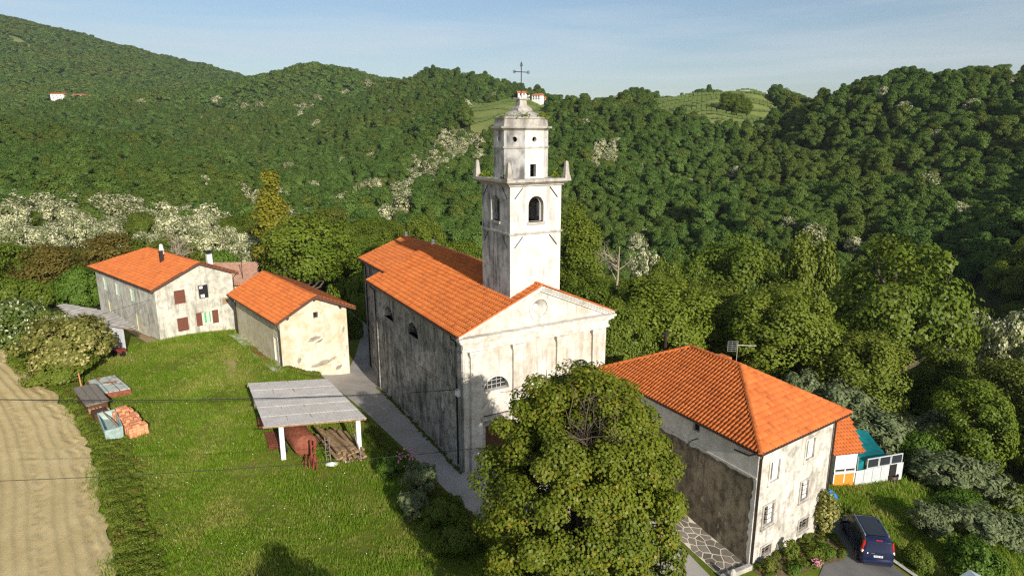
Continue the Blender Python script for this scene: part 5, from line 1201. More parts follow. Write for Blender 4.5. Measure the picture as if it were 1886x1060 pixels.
    eu = MB().box((-.017, .24, .82), (.006, .04, .115)); mesh('plate_band', eu.v, eu.f, M['blue'], pp, world=False)
    for y in (.16, .10, .02, -.04, -.12, -.18):
        c = MB().box((-.017, y, .82), (.006, .03, .07)); mesh('plate_character', c.v, c.f, M['black'], pp, world=False)
    for y in (.22, .27, .32, .38): c = MB().box((.0, y, 1.0), (.012, .03, .035)); mesh('badge_letter', c.v, c.f, M['alu'], T, world=False)
    th = MB().box((.0, .58, 1.0), (.015, .06, .10)); mesh('white_badge', th.v, th.f, M['white'], T, world=False)
    bl_ = MB().box((.14, 0, 1.78), (.05, .34, .03)); mesh('brake_light', bl_.v, bl_.f, redl, T, world=False)
    q('windscreen', [(3.50, -.66, 1.20), (3.50, .66, 1.20), (2.98, .60, 1.71), (2.98, -.60, 1.71)], gl)
    un = MB().box((2.2, 0, .32), (3.9, 1.6, .16)); mesh('underbody', un.v, un.f, plast, T, world=False)
    rgl = MB().add([(.55, -.52, 1.845), (2.6, -.52, 1.83), (2.6, .52, 1.83), (.55, .52, 1.845)], [(0, 1, 2, 3)])
    mesh('roof_panel', [(x, y, z + .022) for x, y, z in rgl.v], rgl.f, gl, T, world=False)
    return T
CR = car()
rl0 = at(1588, 1043, -3.0); rr0 = at(1640, 1049, -3.0); fl0 = at(1541, 985, -3.0)
mid = (rl0 + rr0) / 2; dirf = Vector((-.42, .91, 0)).normalized()
sidev = (rr0 - rl0).normalized(); dirf = Vector((-sidev.y, sidev.x, 0))
CR.location = (mid.x, mid.y, gz(mid.x, mid.y) + .03); CR.rotation_euler = (0, 0, math.atan2(dirf.y, dirf.x))

# ------------------------------------------------------------------ VEGETATION: leaf-by-leaf crowns
def unit(v): return v / (np.linalg.norm(v, axis=-1, keepdims=True) + 1e-9)
def leaf_quads(P_, Nn, size, rng, aspect=1.35, fold=0.0):
    n = len(P_); r = unit(rng.normal(size=(n, 3))); t = unit(np.cross(Nn, r)); b = np.cross(Nn, t)
    s = size * rng.uniform(.7, 1.3, n)[:, None]
    V = np.stack([P_ - t * s * .5, P_ - b * s * .5 * aspect, P_ + t * s * .5, P_ + b * s * .5 * aspect], 1).reshape(-1, 3)
    return V, np.arange(4 * n, dtype=np.int32).reshape(-1, 4)
def crown_pts(rng, Rr, H, zb, ncl, npc, rc, inner=.25, flat_=.0, hole=None, cone=0.0, lump=.2):
    cz_, hz = (zb + H) / 2, (H - zb) / 2
    d = unit(rng.normal(size=(ncl, 3)) + np.array([0, 0, .25]))
    w = rng.normal(size=(5, 3)) * 2.2; phs = rng.uniform(0, 6.28, 5)
    m = 1 + lump * np.sin(d @ w.T + phs).mean(1) * 1.8
    f = np.where(rng.random(ncl) < inner, rng.uniform(.25, .7, ncl), rng.uniform(.76, .98, ncl))
    c = d * (m * f)[:, None] * np.array([Rr - rc * .6, Rr - rc * .6, hz - rc * .5])
    if cone: c[:, :2] *= (1 - cone * np.clip((c[:, 2:] / hz + 1) / 2, 0, 1))
    c[:, 2] += cz_
    if hole is not None: c = c[np.linalg.norm(c - np.array(hole[:3]), axis=1) > hole[3]]
    n = len(c); rcs = rc * rng.uniform(.65, 1.25, n); ct_ = rng.random(n)
    out = unit(c - np.array([0, 0, cz_ - hz * .3]))
    idx = np.repeat(np.arange(n), npc)
    dd = unit(rng.normal(size=(n * npc, 3)) + out[idx] * .45)
    P_ = c[idx] + dd * (rcs[idx] * rng.uniform(.35, 1.0, n * npc) ** .5)[:, None] * np.array([1, 1, .8])
    Nn = unit(dd * .6 + out[idx] * .5 + np.array([0, 0, .2]) + rng.normal(size=(n * npc, 3)) * .36)
    tint = np.clip(ct_[idx] * .55 + rng.random(n * npc) * .45, 0, 1)
    return P_, Nn, tint, c
def data_mesh(name, V, F, m, tint=None):
    o = mesh(name, V, F, m, tint=tint); me = o.data; bpy.data.objects.remove(o); return me
def limbs_mesh(rng, c, H, zb, r0, m, nl=9, name='trunk', extra=0, sides=6):
    b = MB(); top = zb + (H - zb) * .55
    tp = [np.array([0, 0, -.6]), np.array([rng.normal(0, .08), rng.normal(0, .08), zb * .6 + .3]), np.array([rng.normal(0, .15), rng.normal(0, .15), top])]
    b.tube(tp, [r0 * 1.25, r0, r0 * .4], sides + 2)
    pick = c[rng.permutation(len(c))[:nl]] if len(c) else []
    for p in pick:
        z0 = min(max(zb * .75, p[2] - abs(np.hypot(p[0], p[1])) * .9), top); s_ = np.array([0, 0, z0]); mid = s_ * .45 + p * .55 + np.array([0, 0, -.25]) + rng.normal(0, .15, 3)
        b.tube([s_, mid, p], [r0 * .45, r0 * .25, r0 * .07], 5)
        for _ in range(extra):
            q_ = mid * .5 + p * .5; e = q_ + rng.normal(0, .9, 3) * (H / 10); b.tube([q_, e], [r0 * .12, r0 * .04], 4)
    return data_mesh(name, b.v, b.f, m)
class Tree:
    def __init__(s, seed, mat, Rr=4, H=10, zb=1.6, ncl=95, npc=190, leaf=.18, rc=1.15, bark='bark', nl=9, r0=.28, aspect=1.35, **k):
        rng = np.random.default_rng(seed); s.R, s.H = Rr, H
        P_, Nn, t, c = crown_pts(rng, Rr, H, zb, ncl, npc, rc, **k)
        V, F = leaf_quads(P_, Nn, leaf, rng, aspect); s.crown = data_mesh('crown', V, F, M[mat], t)
        s.trunk = limbs_mesh(rng, c, H, zb, r0, M[bark], nl, extra=1) if nl else None
    def place(s, name, x, y, rad, h, label, cat, group=None, rot=None, trunk=True, dz=-.1):
        T = thing(name, (x, y, gz(x, y) + dz), label, cat, group, random.uniform(0, 6.28) if rot is None else rot)
        T.scale = (rad / s.R, rad / s.R, h / s.H)
        for me, nm in ((s.crown, 'crown'), (s.trunk if trunk else None, 'trunk')):
            if me: o = bpy.data.objects.new(nm, me); COL.objects.link(o); o.parent = T
        return T
random.seed(4)
TB = [Tree(10 + i, 'lf_mid', Rr=4.2, H=10 + i % 3, zb=1.2 + .3 * (i % 3), ncl=88 + 6 * i, lump=.2 + .05 * (i % 3)) for i in range(5)]
TL = [Tree(30 + i, 'lf_lime', Rr=4.2, H=10, zb=1.2, ncl=100) for i in range(2)]
TT = [Tree(40 + i, 'lf_lime' if i else 'lf_mid', Rr=3, H=14, zb=1.5, ncl=120, rc=1.05, cone=.3) for i in range(2)]
TW_ = [Tree(50 + i, 'lf_white', Rr=4, H=9, zb=1.3, ncl=90, npc=130, leaf=.21, rc=1.0, bark='palebark') for i in range(3)]
TO = [Tree(60 + i, 'lf_olive', Rr=2.5, H=4.6, zb=.6, ncl=80, npc=70, leaf=.17, rc=.62, bark='palebark', aspect=2.2, lump=.35) for i in range(3)]
TBu = [Tree(70 + i, 'lf_mid', Rr=3, H=3.6, zb=0, ncl=75, npc=140, leaf=.18, rc=.8, nl=5, r0=.12, lump=.4) for i in range(3)]
TBr = [Tree(75, 'lf_bright', Rr=3, H=4, zb=0, ncl=80, npc=160, leaf=.18, rc=.85, nl=4, r0=.1), Tree(76, 'lf_bright', Rr=3, H=4, zb=0, ncl=80, npc=140, leaf=.17, rc=.8, nl=4, r0=.1)]
TBz = Tree(77, 'lf_bronze', Rr=3.6, H=8, zb=.6, ncl=85, npc=120, leaf=.2, nl=8, r0=.2, bark='palebark')
TE = Tree(80, 'lf_elder', Rr=3.6, H=4.4, zb=0, ncl=110, npc=110, leaf=.19, rc=.85, nl=6, r0=.12)
TC = Tree(81, 'lf_cream', Rr=3.8, H=5.0, zb=0, ncl=120, npc=110, leaf=.20, rc=.75, nl=6, r0=.12)
TY = Tree(82, 'lf_yellow', Rr=3.0, H=12, zb=1, ncl=110, npc=120, leaf=.19, rc=.75, cone=.85, nl=12, r0=.2, bark='dead')
TF = Tree(83, 'lf_mid', Rr=4.5, H=11, zb=3.2, ncl=100, npc=140, leaf=.2, nl=16, r0=.35, lump=.3)
TDk = Tree(84, 'lf_mid', Rr=4.8, H=11, zb=4.2, ncl=85, npc=140, leaf=.2, nl=14, r0=.38, lump=.35)
used = []
GRP = None
def put_at(T, px, top, base, w, name, label, cat='tree', group=None):
    p = hit(px, base); g = p.z; h = max(.8, zat(px, top, p.x, p.y) - g); rad = w / 2 / FPX * (p.y * CPI - (g + 1 - CAMZ) * SPI); used.append((p.x, p.y, rad)); return T.place(name, p.x, p.y, rad, h, label, cat, group)
def put(T, px, top, w, d, name, label, cat='tree', group=None, hmin=2.0, rot=None):
    r = ray(px, top + .45 * w); k_ = d / math.hypot(r[0], r[1]); x, y = r[0] * k_, r[1] * k_; g = gz(x, y); depth = y * CPI - (g + 2 - CAMZ) * SPI; rad = w / 2 / FPX * depth
    h = max(hmin, zat(px, top, x, y) - g + .1); used.append((x, y, rad)); return T.place(name, x, y, rad, h, label, cat, group, rot)
P_ = put
put(TT[1], 1070, 378, 110, 80, 'broadleaf_tree', 'tall yellow green tree directly behind the right side of the bell tower')
put(TW_[0], 1192, 437, 74, 96, 'robinia_tree', 'white blossoming robinia behind the bare tree right of the tower')
put(TL[0], 1222, 508, 210, 66, 'broadleaf_tree', 'wide light green tree directly behind the hipped house')
put(TB[0], 1140, 545, 130, 60, 'broadleaf_tree', 'bushy green tree touching the right end of the church pediment')
put(TB[1], 1335, 430, 190, 98, 'broadleaf_tree', 'large dark green tree above the wide light green one')
put(TL[1], 1432, 528, 195, 68, 'broadleaf_tree', 'rounded olive green tree next to the television antenna')
put(TL[0], 1478, 432, 150, 104, 'broadleaf_tree', 'bright topped tree between the far slope and the rounded olive green tree')
put(TDk, 1648, 462, 250, 84, 'broadleaf_tree', 'big dark spreading tree with visible black trunk and open crown')
put(TB[2], 1560, 505, 110, 92, 'broadleaf_tree', 'small dark tree beside the pale road piece')
put(TW_[1], 1800, 552, 130, 96, 'robinia_tree', 'white flowering robinia right of the big dark spreading tree')
put(TW_[2], 1872, 560, 120, 92, 'robinia_tree', 'white flowering robinia at the right edge of the picture')
put(TB[3], 1750, 620, 120, 78, 'broadleaf_tree', 'low green tree in front of the white robinias')
put_at(TBu[0], 1575, 612, 705, 190, 'shrub', 'broad green thicket just below the pale road piece', 'bush')
put_at(TBu[1], 1690, 632, 735, 190, 'shrub', 'broad yellowish thicket under the black trunked tree', 'bush')
put_at(TBz, 1800, 655, 752, 180, 'shrub', 'bronze tinted thicket at the middle of the right hedge', 'bush')
put_at(TBz, 1885, 668, 768, 150, 'shrub', 'bronze tinted thicket reaching the right picture edge', 'bush')
put_at(TBu[2], 1500, 652, 728, 130, 'shrub', 'dark thicket behind the olives next to the hipped roof', 'bush')
put_at(TBu[0], 1640, 695, 765, 150, 'shrub', 'dark lower thicket directly above the grey olives', 'bush')
put_at(TBu[1], 1760, 725, 800, 170, 'shrub', 'shaded thicket above the rightmost olives', 'bush')
put_at(TBu[2], 1860, 740, 815, 130, 'shrub', 'shaded thicket at the right edge above the olives', 'bush')
put(TB[4], 1215, 470, 90, 84, 'broadleaf_tree', 'small round tree below the white robinia right of the tower')
put(TB[0], 1270, 470, 110, 88, 'broadleaf_tree', 'mid green tree between robinia and large dark green tree')
ol = [(1470, 678, 770, 84, 'grey olive tree peeking over the hipped roof edge, upper left of the olives'), (1538, 700, 800, 110, 'grey olive tree right at the far corner of the hipped roof'), (1612, 752, 838, 120, 'grey olive tree behind the teal netting canopy'),
      (1705, 757, 838, 110, 'grey olive tree above the dark green fig by the fence'), (1728, 828, 905, 110, 'grey olive tree right of the dark green fig'), (1795, 848, 925, 105, 'grey olive tree standing in the open grassy slope on the right'),
      (1712, 922, 985, 80, 'grey olive tree above and right of the parked car'), (1805, 930, 1000, 105, 'grey olive tree among tall grass in the lower right'), (1872, 940, 1015, 80, 'grey olive tree at the lower right picture edge'), (1850, 770, 850, 100, 'grey olive tree in deep shade near the right picture edge')]
for i, (px, t, bs_, w, lb) in enumerate(ol): put_at(TO[i % 3], px, t, bs_, w, 'olive_tree', lb, group='olive trees on the slope right of the house')
put_at(TBr[1], 1682, 785, 868, 92, 'fig_tree', 'dark green fig tree beside the white screen fence', 'tree')
put_at(TBr[0], 1755, 895, 938, 90, 'shrub', 'bright green round shrub below the fig tree on the grass slope', 'bush')
put_at(TBu[2], 1850, 880, 945, 90, 'shrub', 'dark green bush between two olives near the right edge', 'bush')
put_at(TBr[1], 1790, 985, 1062, 110, 'shrub', 'leafy dark bush above the pale blue metal roof', 'bush')
put_at(TBu[1], 1690, 1005, 1045, 60, 'shrub', 'grassy bush right beside the rear of the parked car', 'bush')
# left side
put(TY, 500, 318, 120, 104, 'larch_tree', 'golden yellow pointed tree behind the barn, tallest on the left')
put(TF, 560, 395, 190, 84, 'broadleaf_tree', 'large open crowned green tree with pale limbs behind the barn')
put(TB[2], 640, 430, 120, 96, 'broadleaf_tree', 'green tree just left of the church choir roof')
put(TBu[0], 648, 520, 66, 74, 'shrub', 'dark bush filling the gap between barn and choir', 'bush')
put(TBr[0], 152, 492, 86, 92, 'shrub', 'bright green rounded bush at the left corner of the farmhouse', 'bush')
put(TBz, 95, 452, 120, 101, 'broadleaf_tree', 'bronze green tree above the lane on the far left')
put(TB[0], 30, 440, 130, 104, 'broadleaf_tree', 'dense tree at the left picture edge above the lane')
put(TBz, 210, 432, 120, 108, 'broadleaf_tree', 'bronze tinted tree behind the farmhouse roof on its left')
put(TBu[2], 35, 505, 110, 94, 'shrub', 'low green bush on the bank above the lane', 'bush')
put(TB[1], 305, 432, 130, 106, 'broadleaf_tree', 'green tree right behind the farmhouse roof ridge')
put(TBr[1], 405, 452, 80, 100, 'shrub', 'fresh green bush behind the tall white chimney', 'bush')
put(TE, 30, 548, 150, 78, 'elder_bush', 'elder bush dotted with white flower heads at the left picture edge', 'bush')
put(TE, 88, 572, 90, 72, 'elder_bush', 'smaller elder bush with white umbels behind the cream flowered shrub', 'bush')
put(TC, 124, 580, 182, 67, 'flowering_shrub', 'large shrub covered in cream flower panicles between field and low shed', 'bush')
put(TBu[1], 60, 640, 90, 70, 'shrub', 'dark green bush under the flowering shrubs at the field edge', 'bush')
put(TBu[0], 122, 655, 120, 65, 'shrub', 'low bush between field edge and leaning plank', 'bush', hmin=1.3)
# individually visible bushes by the church road
put(TBr[1], 722, 832, 60, 39.6, 'shrub', 'dark rose bush with pink blossoms on the lawn edge by the road', 'bush', hmin=1.3)
rx, ry = on(722, 39.6); b_ = MB(); rg = np.random.default_rng(3)
for _ in range(34):
    a, q_ = rg.uniform(0, 6.28), rg.uniform(.3, .95); c_ = (rx + math.cos(a) * q_, ry + math.sin(a) * q_, gz(rx, ry) + 1.05 + rg.uniform(-.1, .5)); b_.lathe(c_, [(.01, -.05), (.07, 0), (.05, .05), (.01, .06)], 5)
o = b_.build('blossom', M['pink'], None); ros = [t for t in bpy.data.objects if t.get('label', '').startswith('dark rose bush')][0]
bpy.context.view_layer.update(); o.parent = ros; o.matrix_parent_inverse = ros.matrix_world.inverted(); o['kind'] = 'stuff'
put(TO[0], 775, 852, 62, 36.6, 'lavender_bush', 'silvery grey bush on the lawn edge beside the road', 'bush', hmin=1.5)
put(TO[1], 762, 905, 56, 34.4, 'lavender_bush', 'second silvery bush, nearer and left of the first one', 'bush', hmin=1.2)
put(TBu[2], 815, 915, 80, 34, 'shrub', 'dark green bush between silvery bush and the linden', 'bush', hmin=1.3)
put(TBu[0], 845, 975, 90, 31.3, 'shrub', 'dark shaded bush under the left edge of the linden', 'bush', hmin=1.4)
# a low tree beside the drone's standpoint, below the frame, whose shade falls on the lawn
TB[1].place('broadleaf_tree', -6.6, 19.0, 2.1, 6.0, 'small green tree below the lower edge of the lawn', 'tree')
# bare, dying tree right of the tower
def bare_tree(px, top, d, label, spread=2.6, lean=.5, seed=2, mat='dead', n=9):
    x, y = on(px, d); g = gz(x, y); h = zat(px, top, x, y) - g; T = thing('bare_tree', (x, y, g - .2), label, 'tree'); rng = np.random.default_rng(seed)
    tr = [np.array([0, 0, 0]), np.array([.3 * lean, 0, h * .4]), np.array([lean, .2, h * .7]), np.array([lean * 1.1, .3, h])]
    t_ = MB().tube(tr, [.28, .2, .12, .03], 7); o = mesh('trunk', t_.v, t_.f, M[mat], T, world=False)
    for k in range(n):
        f = rng.uniform(.35, .9); s_ = tr[1] + (tr[3] - tr[1]) * f; a = rng.uniform(0, 6.28); L_ = spread * rng.uniform(.6, 1.2) * (1.15 - f * .5)
        m1 = s_ + np.array([math.cos(a) * L_ * .5, math.sin(a) * L_ * .5, L_ * .35]); e = s_ + np.array([math.cos(a) * L_, math.sin(a) * L_, L_ * .5 + rng.normal(0, .3)])
        b = MB().tube([s_, m1, e], [.09, .055, .02], 5)
        for _ in range(7):
            q0 = m1 + (e - m1) * rng.random(); q1 = q0 + rng.normal(0, .55, 3) + np.array([0, 0, .35]); b.tube([q0, q1], [.028, .01], 4)
            for _ in range(2): b.tube([q1, q1 + rng.normal(0, .4, 3)], [.012, .006], 3)
        mesh('branch', b.v, b.f, M[mat], T, world=False)
bare_tree(1135, 452, 72, 'bare pale dead tree with twisted branches right of the bell tower', 2.6, .8, 2, n=7)
bare_tree(292, 436, 97, 'thin bare grey tree rising behind the farmhouse roof', 2.2, .6, 5, n=7)
bare_tree(308, 448, 95, 'second thin bare tree behind the farmhouse, leaning right', 2.2, -.8, 6, n=6)
# ---- the big linden in front of the facade
lx, ly = 3.15, 25.2; lg = gz(lx, ly); LH = 13.45 - lg
lin = thing('linden_tree', (lx, ly, lg - .1), 'big leafy linden tree in the foreground hiding the church doors', 'tree')
rng = np.random.default_rng(77)
hp_ = at(1095, 775, 0); dr_ = (hp_ - Vector((0, 0, CAMZ))).normalized(); tt = 22.7 / math.hypot(dr_.x, dr_.y); hc_ = Vector((0, 0, CAMZ)) + dr_ * tt
hole = (hc_.x - lx, hc_.y - ly, hc_.z - lg, 1.15)
P1, N1, T1, C1 = crown_pts(rng, 5.75, LH, 1.0, 420, 370, .78, inner=.16, hole=hole, lump=.22, cone=.40)
P2_, N2, T2, C2 = crown_pts(rng, 5.2, 6.0, .5, 120, 330, .85, inner=.2, lump=.15)
Pa, Na, Ta = np.r_[P1, P2_], np.r_[N1, N2], np.r_[T1, T2]
V, F = leaf_quads(Pa, Na, .116, rng, 1.15); mesh('crown', V, F, M['lf_linden'], lin, tint=Ta, world=False)
b = MB(); b.tube([(0, 0, -.3), (.05, 0, 1.2), (.1, .1, 3.2)], [.55, .42, .34], 10).tube([(.1, .1, 3.1), (-.2, .2, 6), (-.1, .3, 9.5)], [.3, .2, .07], 8)
for p in C1[rng.permutation(len(C1))[:46]]:
    z0 = rng.uniform(2.4, 5.0); s_ = np.array([.0, .1, z0]); m_ = s_ * .5 + p * .5 + rng.normal(0, .25, 3) + np.array([0, 0, -.2]); b.tube([s_, m_, p], [.15, .08, .02], 5)
    for _ in range(2): q0 = m_ + (p - m_) * rng.random(); b.tube([q0, q0 + rng.normal(0, .5, 3) + np.array([0, 0, .3])], [.035, .012], 4)
mesh('trunk', b.v, b.f, M['bark'], lin, world=False)
b = MB(); base = np.array([hole[0] * .25 - .3, hole[1] * .2 + .3, hole[2] - 3.2])
for _ in range(30):
    e = np.array(hole[:3]) + unit(rng.normal(size=3)) * rng.uniform(.4, 1.2) + np.array([0, .5, 0]); m_ = base * .5 + e * .5 + rng.normal(0, .2, 3); b.tube([base + rng.normal(0, .12, 3), m_, e], [.03, .018, .008], 4)
    for _ in range(3): b.tube([m_ + (e - m_) * rng.random(), e + rng.normal(0, .5, 3)], [.016, .007], 3)
mesh('bare_branches', b.v, b.f, M['bark'], lin, world=False)

# ---- woodland: trees one can tell apart, then the far forest as one mass
CLEAR = [(-110, 30), (-85, 80), (-70, 82), (-52, 84), (-40, 91), (-27, 90), (-26, 80), (-22, 78), (-16, 80), (-12, 73), (-3, 69), (5, 60), (13, 55), (22, 53), (33, 52), (45, 42), (60, 38), (60, 0), (-110, 0)]
ROADPIECE = on(1528, 100)
rg = np.random.default_rng(21); cand = []
for x in np.arange(-170, 175, 7.0):
    for y in np.arange(28, 190, 7.0):
        xx, yy = x + rg.uniform(-2.6, 2.6), y + rg.uniform(-2.6, 2.6); d = math.hypot(xx, yy); a = abs(math.degrees(math.atan2(xx, yy)))
        if not (48 < d < 178) or a > 43: continue
        cand.append((d, xx, yy))
cand.sort(); pol = np.array(CLEAR); n_ind = 0; WHITEB = lambda px, py: (px < 480 and 335 < py < 445 + (px - 200) * .03)
near_d = 0
for d, xx, yy in cand:
    if in_poly(np.array([xx]), np.array([yy]), CLEAR)[0]: continue
    if min(math.hypot(xx - ux, yy - uy) - ur * .75 for ux, uy, ur in used) < 2.0: continue
    if xx > 24 and d < 62: continue
    if math.hypot(xx - ROADPIECE[0], yy - ROADPIECE[1]) < 5.5: continue
    if n_ind >= 262: break
    g = gz(xx, yy); px, py = proj(xx, yy, g + 8)
    h = rg.uniform(7.5, 12.0); rad = rg.uniform(3.4, 5.0)
    if d < 82 and xx < 5: h = rg.uniform(6, 8.5)
    if px < 440 and py > 435: h = rg.uniform(5.5, 8); 
    k = rg.random(); used.append((xx, yy, 0)) if 0 else None
    REG = 'left of the farmhouse' if px < 170 else 'behind the farmhouse' if px < 430 else 'behind the barn' if px < 670 else 'behind the church' if px < 1040 else 'behind the hipped house' if px < 1400 else 'at the right'
    ROW = 'near' if d < 95 else 'middle' if d < 125 else 'far'; SZ = 'tall' if h > 10 else 'low' if h < 8 else 'medium'
    WHR = f'in the {ROW} woodland row {REG}'
    if WHITEB(px, py) and rg.random() < .84: TW_[rg.integers(3)].place('robinia_tree', xx, yy, rad * .95, h * .9, f'{SZ} white blossoming robinia in the flowering belt {WHR[3:]}', 'tree', f'{SZ} robinias of the belt {WHR}', trunk=False)
    elif k < .04: TW_[rg.integers(3)].place('robinia_tree', xx, yy, rad * .7, h * .8, f'white blossoming robinia {WHR}', 'tree', f'white robinias {WHR}', trunk=False)
    elif k < .30: TL[rg.integers(2)].place('broadleaf_tree', xx, yy, rad, h, f'{SZ} light yellow green tree {WHR}', 'tree', f'{SZ} light green trees {WHR}', trunk=d < 100)
    elif k < .37 and px < 700: TBz.place('broadleaf_tree', xx, yy, rad, h, f'{SZ} bronze green tree {WHR}', 'tree', f'{SZ} bronze trees {WHR}', trunk=d < 100)
    else: TB[rg.integers(5)].place('broadleaf_tree', xx, yy, rad, h, f'{SZ} mid green tree {WHR}', 'tree', f'{SZ} mid green trees {WHR}', trunk=d < 100)
    n_ind += 1; near_d = d
print('individual woodland trees', n_ind, 'out to', near_d)
def gn_scatter(name, pts, rot, scl, idx, sources, label, cat=None, kind='stuff'):
    me = bpy.data.meshes.new(name); me.vertices.add(len(pts)); me.vertices.foreach_set('co', np.asarray(pts, np.float32).ravel())
    for nm, ty, v in (('rz', 'FLOAT', rot), ('idx', 'INT', idx)):
        a = me.attributes.new(nm, ty, 'POINT'); a.data.foreach_set('value', np.asarray(v))
    a = me.attributes.new('scl', 'FLOAT_VECTOR', 'POINT'); a.data.foreach_set('vector', np.asarray(scl, np.float32).ravel())
    o = bpy.data.objects.new(name, me); COL.objects.link(o); g = bpy.data.node_groups.new(name, 'GeometryNodeTree')
    g.interface.new_socket('Geometry', in_out='INPUT', socket_type='NodeSocketGeometry'); g.interface.new_socket('Geometry', in_out='OUTPUT', socket_type='NodeSocketGeometry')
    n = g.nodes; l = g.links; gi, go = n.new('NodeGroupInput'), n.new('NodeGroupOutput'); j = n.new('GeometryNodeJoinGeometry')
    for s_ in sources[::-1]:
        oi = n.new('GeometryNodeObjectInfo'); oi.inputs['Object'].default_value = s_; oi.inputs['As Instance'].default_value = True; l.new(oi.outputs['Geometry'], j.inputs[0])
    ip = n.new('GeometryNodeInstanceOnPoints'); ip.inputs['Pick Instance'].default_value = True
    l.new(gi.outputs[0], ip.inputs['Points']); l.new(j.outputs[0], ip.inputs['Instance'])
    def at_(nm, ty):
        a = n.new('GeometryNodeInputNamedAttribute'); a.data_type = ty; a.inputs['Name'].default_value = nm; return a.outputs['Attribute']
    l.new(at_('idx', 'INT'), ip.inputs['Instance Index']); l.new(at_('scl', 'FLOAT_VECTOR'), ip.inputs['Scale'])
    cx = n.new('ShaderNodeCombineXYZ'); l.new(at_('rz', 'FLOAT'), cx.inputs['Z']); l.new(cx.outputs[0], ip.inputs['Rotation']); l.new(ip.outputs[0], go.inputs[0])
    md = o.modifiers.new('scatter', 'NODES'); md.node_group = g
    return tag(o, label, cat, kind=kind)
def src(me, nm='tree_form'): return bpy.data.objects.new(nm, me)
FT = [src(Tree(100 + i, 'lf_far', Rr=(4, 3.4, 4.6, 2.9, 4.2, 3.8)[i], cone=(0, .25, 0, .5, .1, .3)[i], H=(8.5, 10.5, 7.5, 11.5, 9, 8)[i], zb=.3, ncl=44 + 4 * i, npc=140, leaf=.34, rc=1.35, nl=0, lump=.22, inner=.1).crown) for i in range(6)]
FW = [src(Tree(120 + i, 'lf_white', Rr=4, H=8.5, zb=.3, ncl=44, npc=80, leaf=.40, rc=1.3, nl=0, inner=.1).crown) for i in range(2)] + [src(Tree(123, 'lf_white2', Rr=4, H=8.5, zb=.3, ncl=44, npc=80, leaf=.42, rc=1.3, nl=0, inner=.1).crown)]
FL = [src(Tree(130 + i, 'lf_far', Rr=4, H=7, zb=.2, ncl=22, npc=70, leaf=.68, rc=1.7, nl=0, inner=.05).crown) for i in range(4)]
WP = [[(640, 352), (700, 318), (690, 345), (640, 372)], [(745, 300), (800, 255), (850, 232), (880, 236), (895, 290), (850, 290), (800, 330), (765, 350), (740, 340)], [(720, 345), (770, 335), (740, 385), (700, 400)], [(1085, 262), (1135, 248), (1140, 275), (1090, 305)], [(0, 345), (210, 350), (430, 385), (460, 440), (300, 430), (0, 420)],
      [(440, 330), (520, 340), (520, 420), (450, 400)], [(540, 195), (570, 190), (565, 212), (545, 210)], [(1710, 300), (1738, 296), (1736, 332), (1712, 330)], [(1752, 364), (1778, 364), (1776, 384), (1752, 382)], [(620, 355), (650, 350), (640, 375)], [(1160, 290), (1190, 300), (1180, 325)]]
VY = [[on(1205, 384), on(1300, 374), on(1412, 372), on(1430, 430), on(1415, 520), on(1195, 530)], [on(1185, 300), on(1365, 292), on(1366, 303), on(1180, 311)], [on(868, 405), on(1010, 412), on(1012, 560), on(940, 560), on(860, 540)],
      [on(225, 196), on(340, 188), on(345, 216), on(300, 222), on(228, 208)], [on(800, 520), on(852, 520), on(852, 560), on(800, 560)], [on(405, 285), on(440, 300), on(520, 345), on(512, 368), on(455, 335), on(410, 312)], [on(0, 285), on(78, 280), on(80, 300), on(0, 308)], [on(-10, 1050), on(-10, 1051), on(0, 1050)], [on(150, 1015), on(212, 1015), on(212, 1060), on(150, 1060)], [on(35, 1560), on(85, 1480), on(88, 1530), on(38, 1620)]]
rg = np.random.default_rng(33)
def jgrid(x0, x1, y0, y1, s): gx, gy = np.meshgrid(np.arange(x0, x1, s), np.arange(y0, y1, s)); return (gx + rg.uniform(-.42, .42, gx.shape) * s).ravel(), (gy + rg.uniform(-.42, .42, gx.shape) * s).ravel()
FX, FY, FR = [], [], []
for s_, d0, d1, r0, r1 in ((4.7, 0, 420, 2.1, 4.4), (6.4, 420, 760, 2.9, 6.2), (9.2, 760, 1250, 4.2, 8), (12.5, 1250, 2300, 6, 10.5)):
    x, y = jgrid(-d1 * .92, d1 * .92, 20, d1, s_); d = np.hypot(x, y); a = np.abs(np.degrees(np.arctan2(x, y)))
    k = (d >= max(d0, 60)) & (d < d1) & (a < 62); k &= (d > near_d) | (a > 43)
    k &= ~in_poly(x, y, CLEAR)
    for v in VY: k &= ~in_poly(x, y, v)
    FX.append(x[k]); FY.append(y[k]); FR.append(rg.uniform(r0, r1, k.sum()))
FX, FY, FR = map(np.concatenate, (FX, FY, FR)); FZ = ground(FX, FY); FD = np.hypot(FX, FY)
fw_ = FY * CPI - (FZ + 6 - CAMZ) * SPI; ppx = 943 + FPX * FX / fw_; ppy = 530 - FPX * (FY * SPI + (FZ + 6 - CAMZ) * CPI) / fw_
wh = np.zeros(len(FX), bool)
for w in WP: wh |= in_poly(ppx, ppy, w)
wh &= rg.random(len(FX)) < .72; wh |= (rg.random(len(FX)) < .012) & (FD < 900)
h_ = FR * rg.uniform(1.55, 2.15, len(FX)); h_ = np.clip(h_, 4.5, 13)
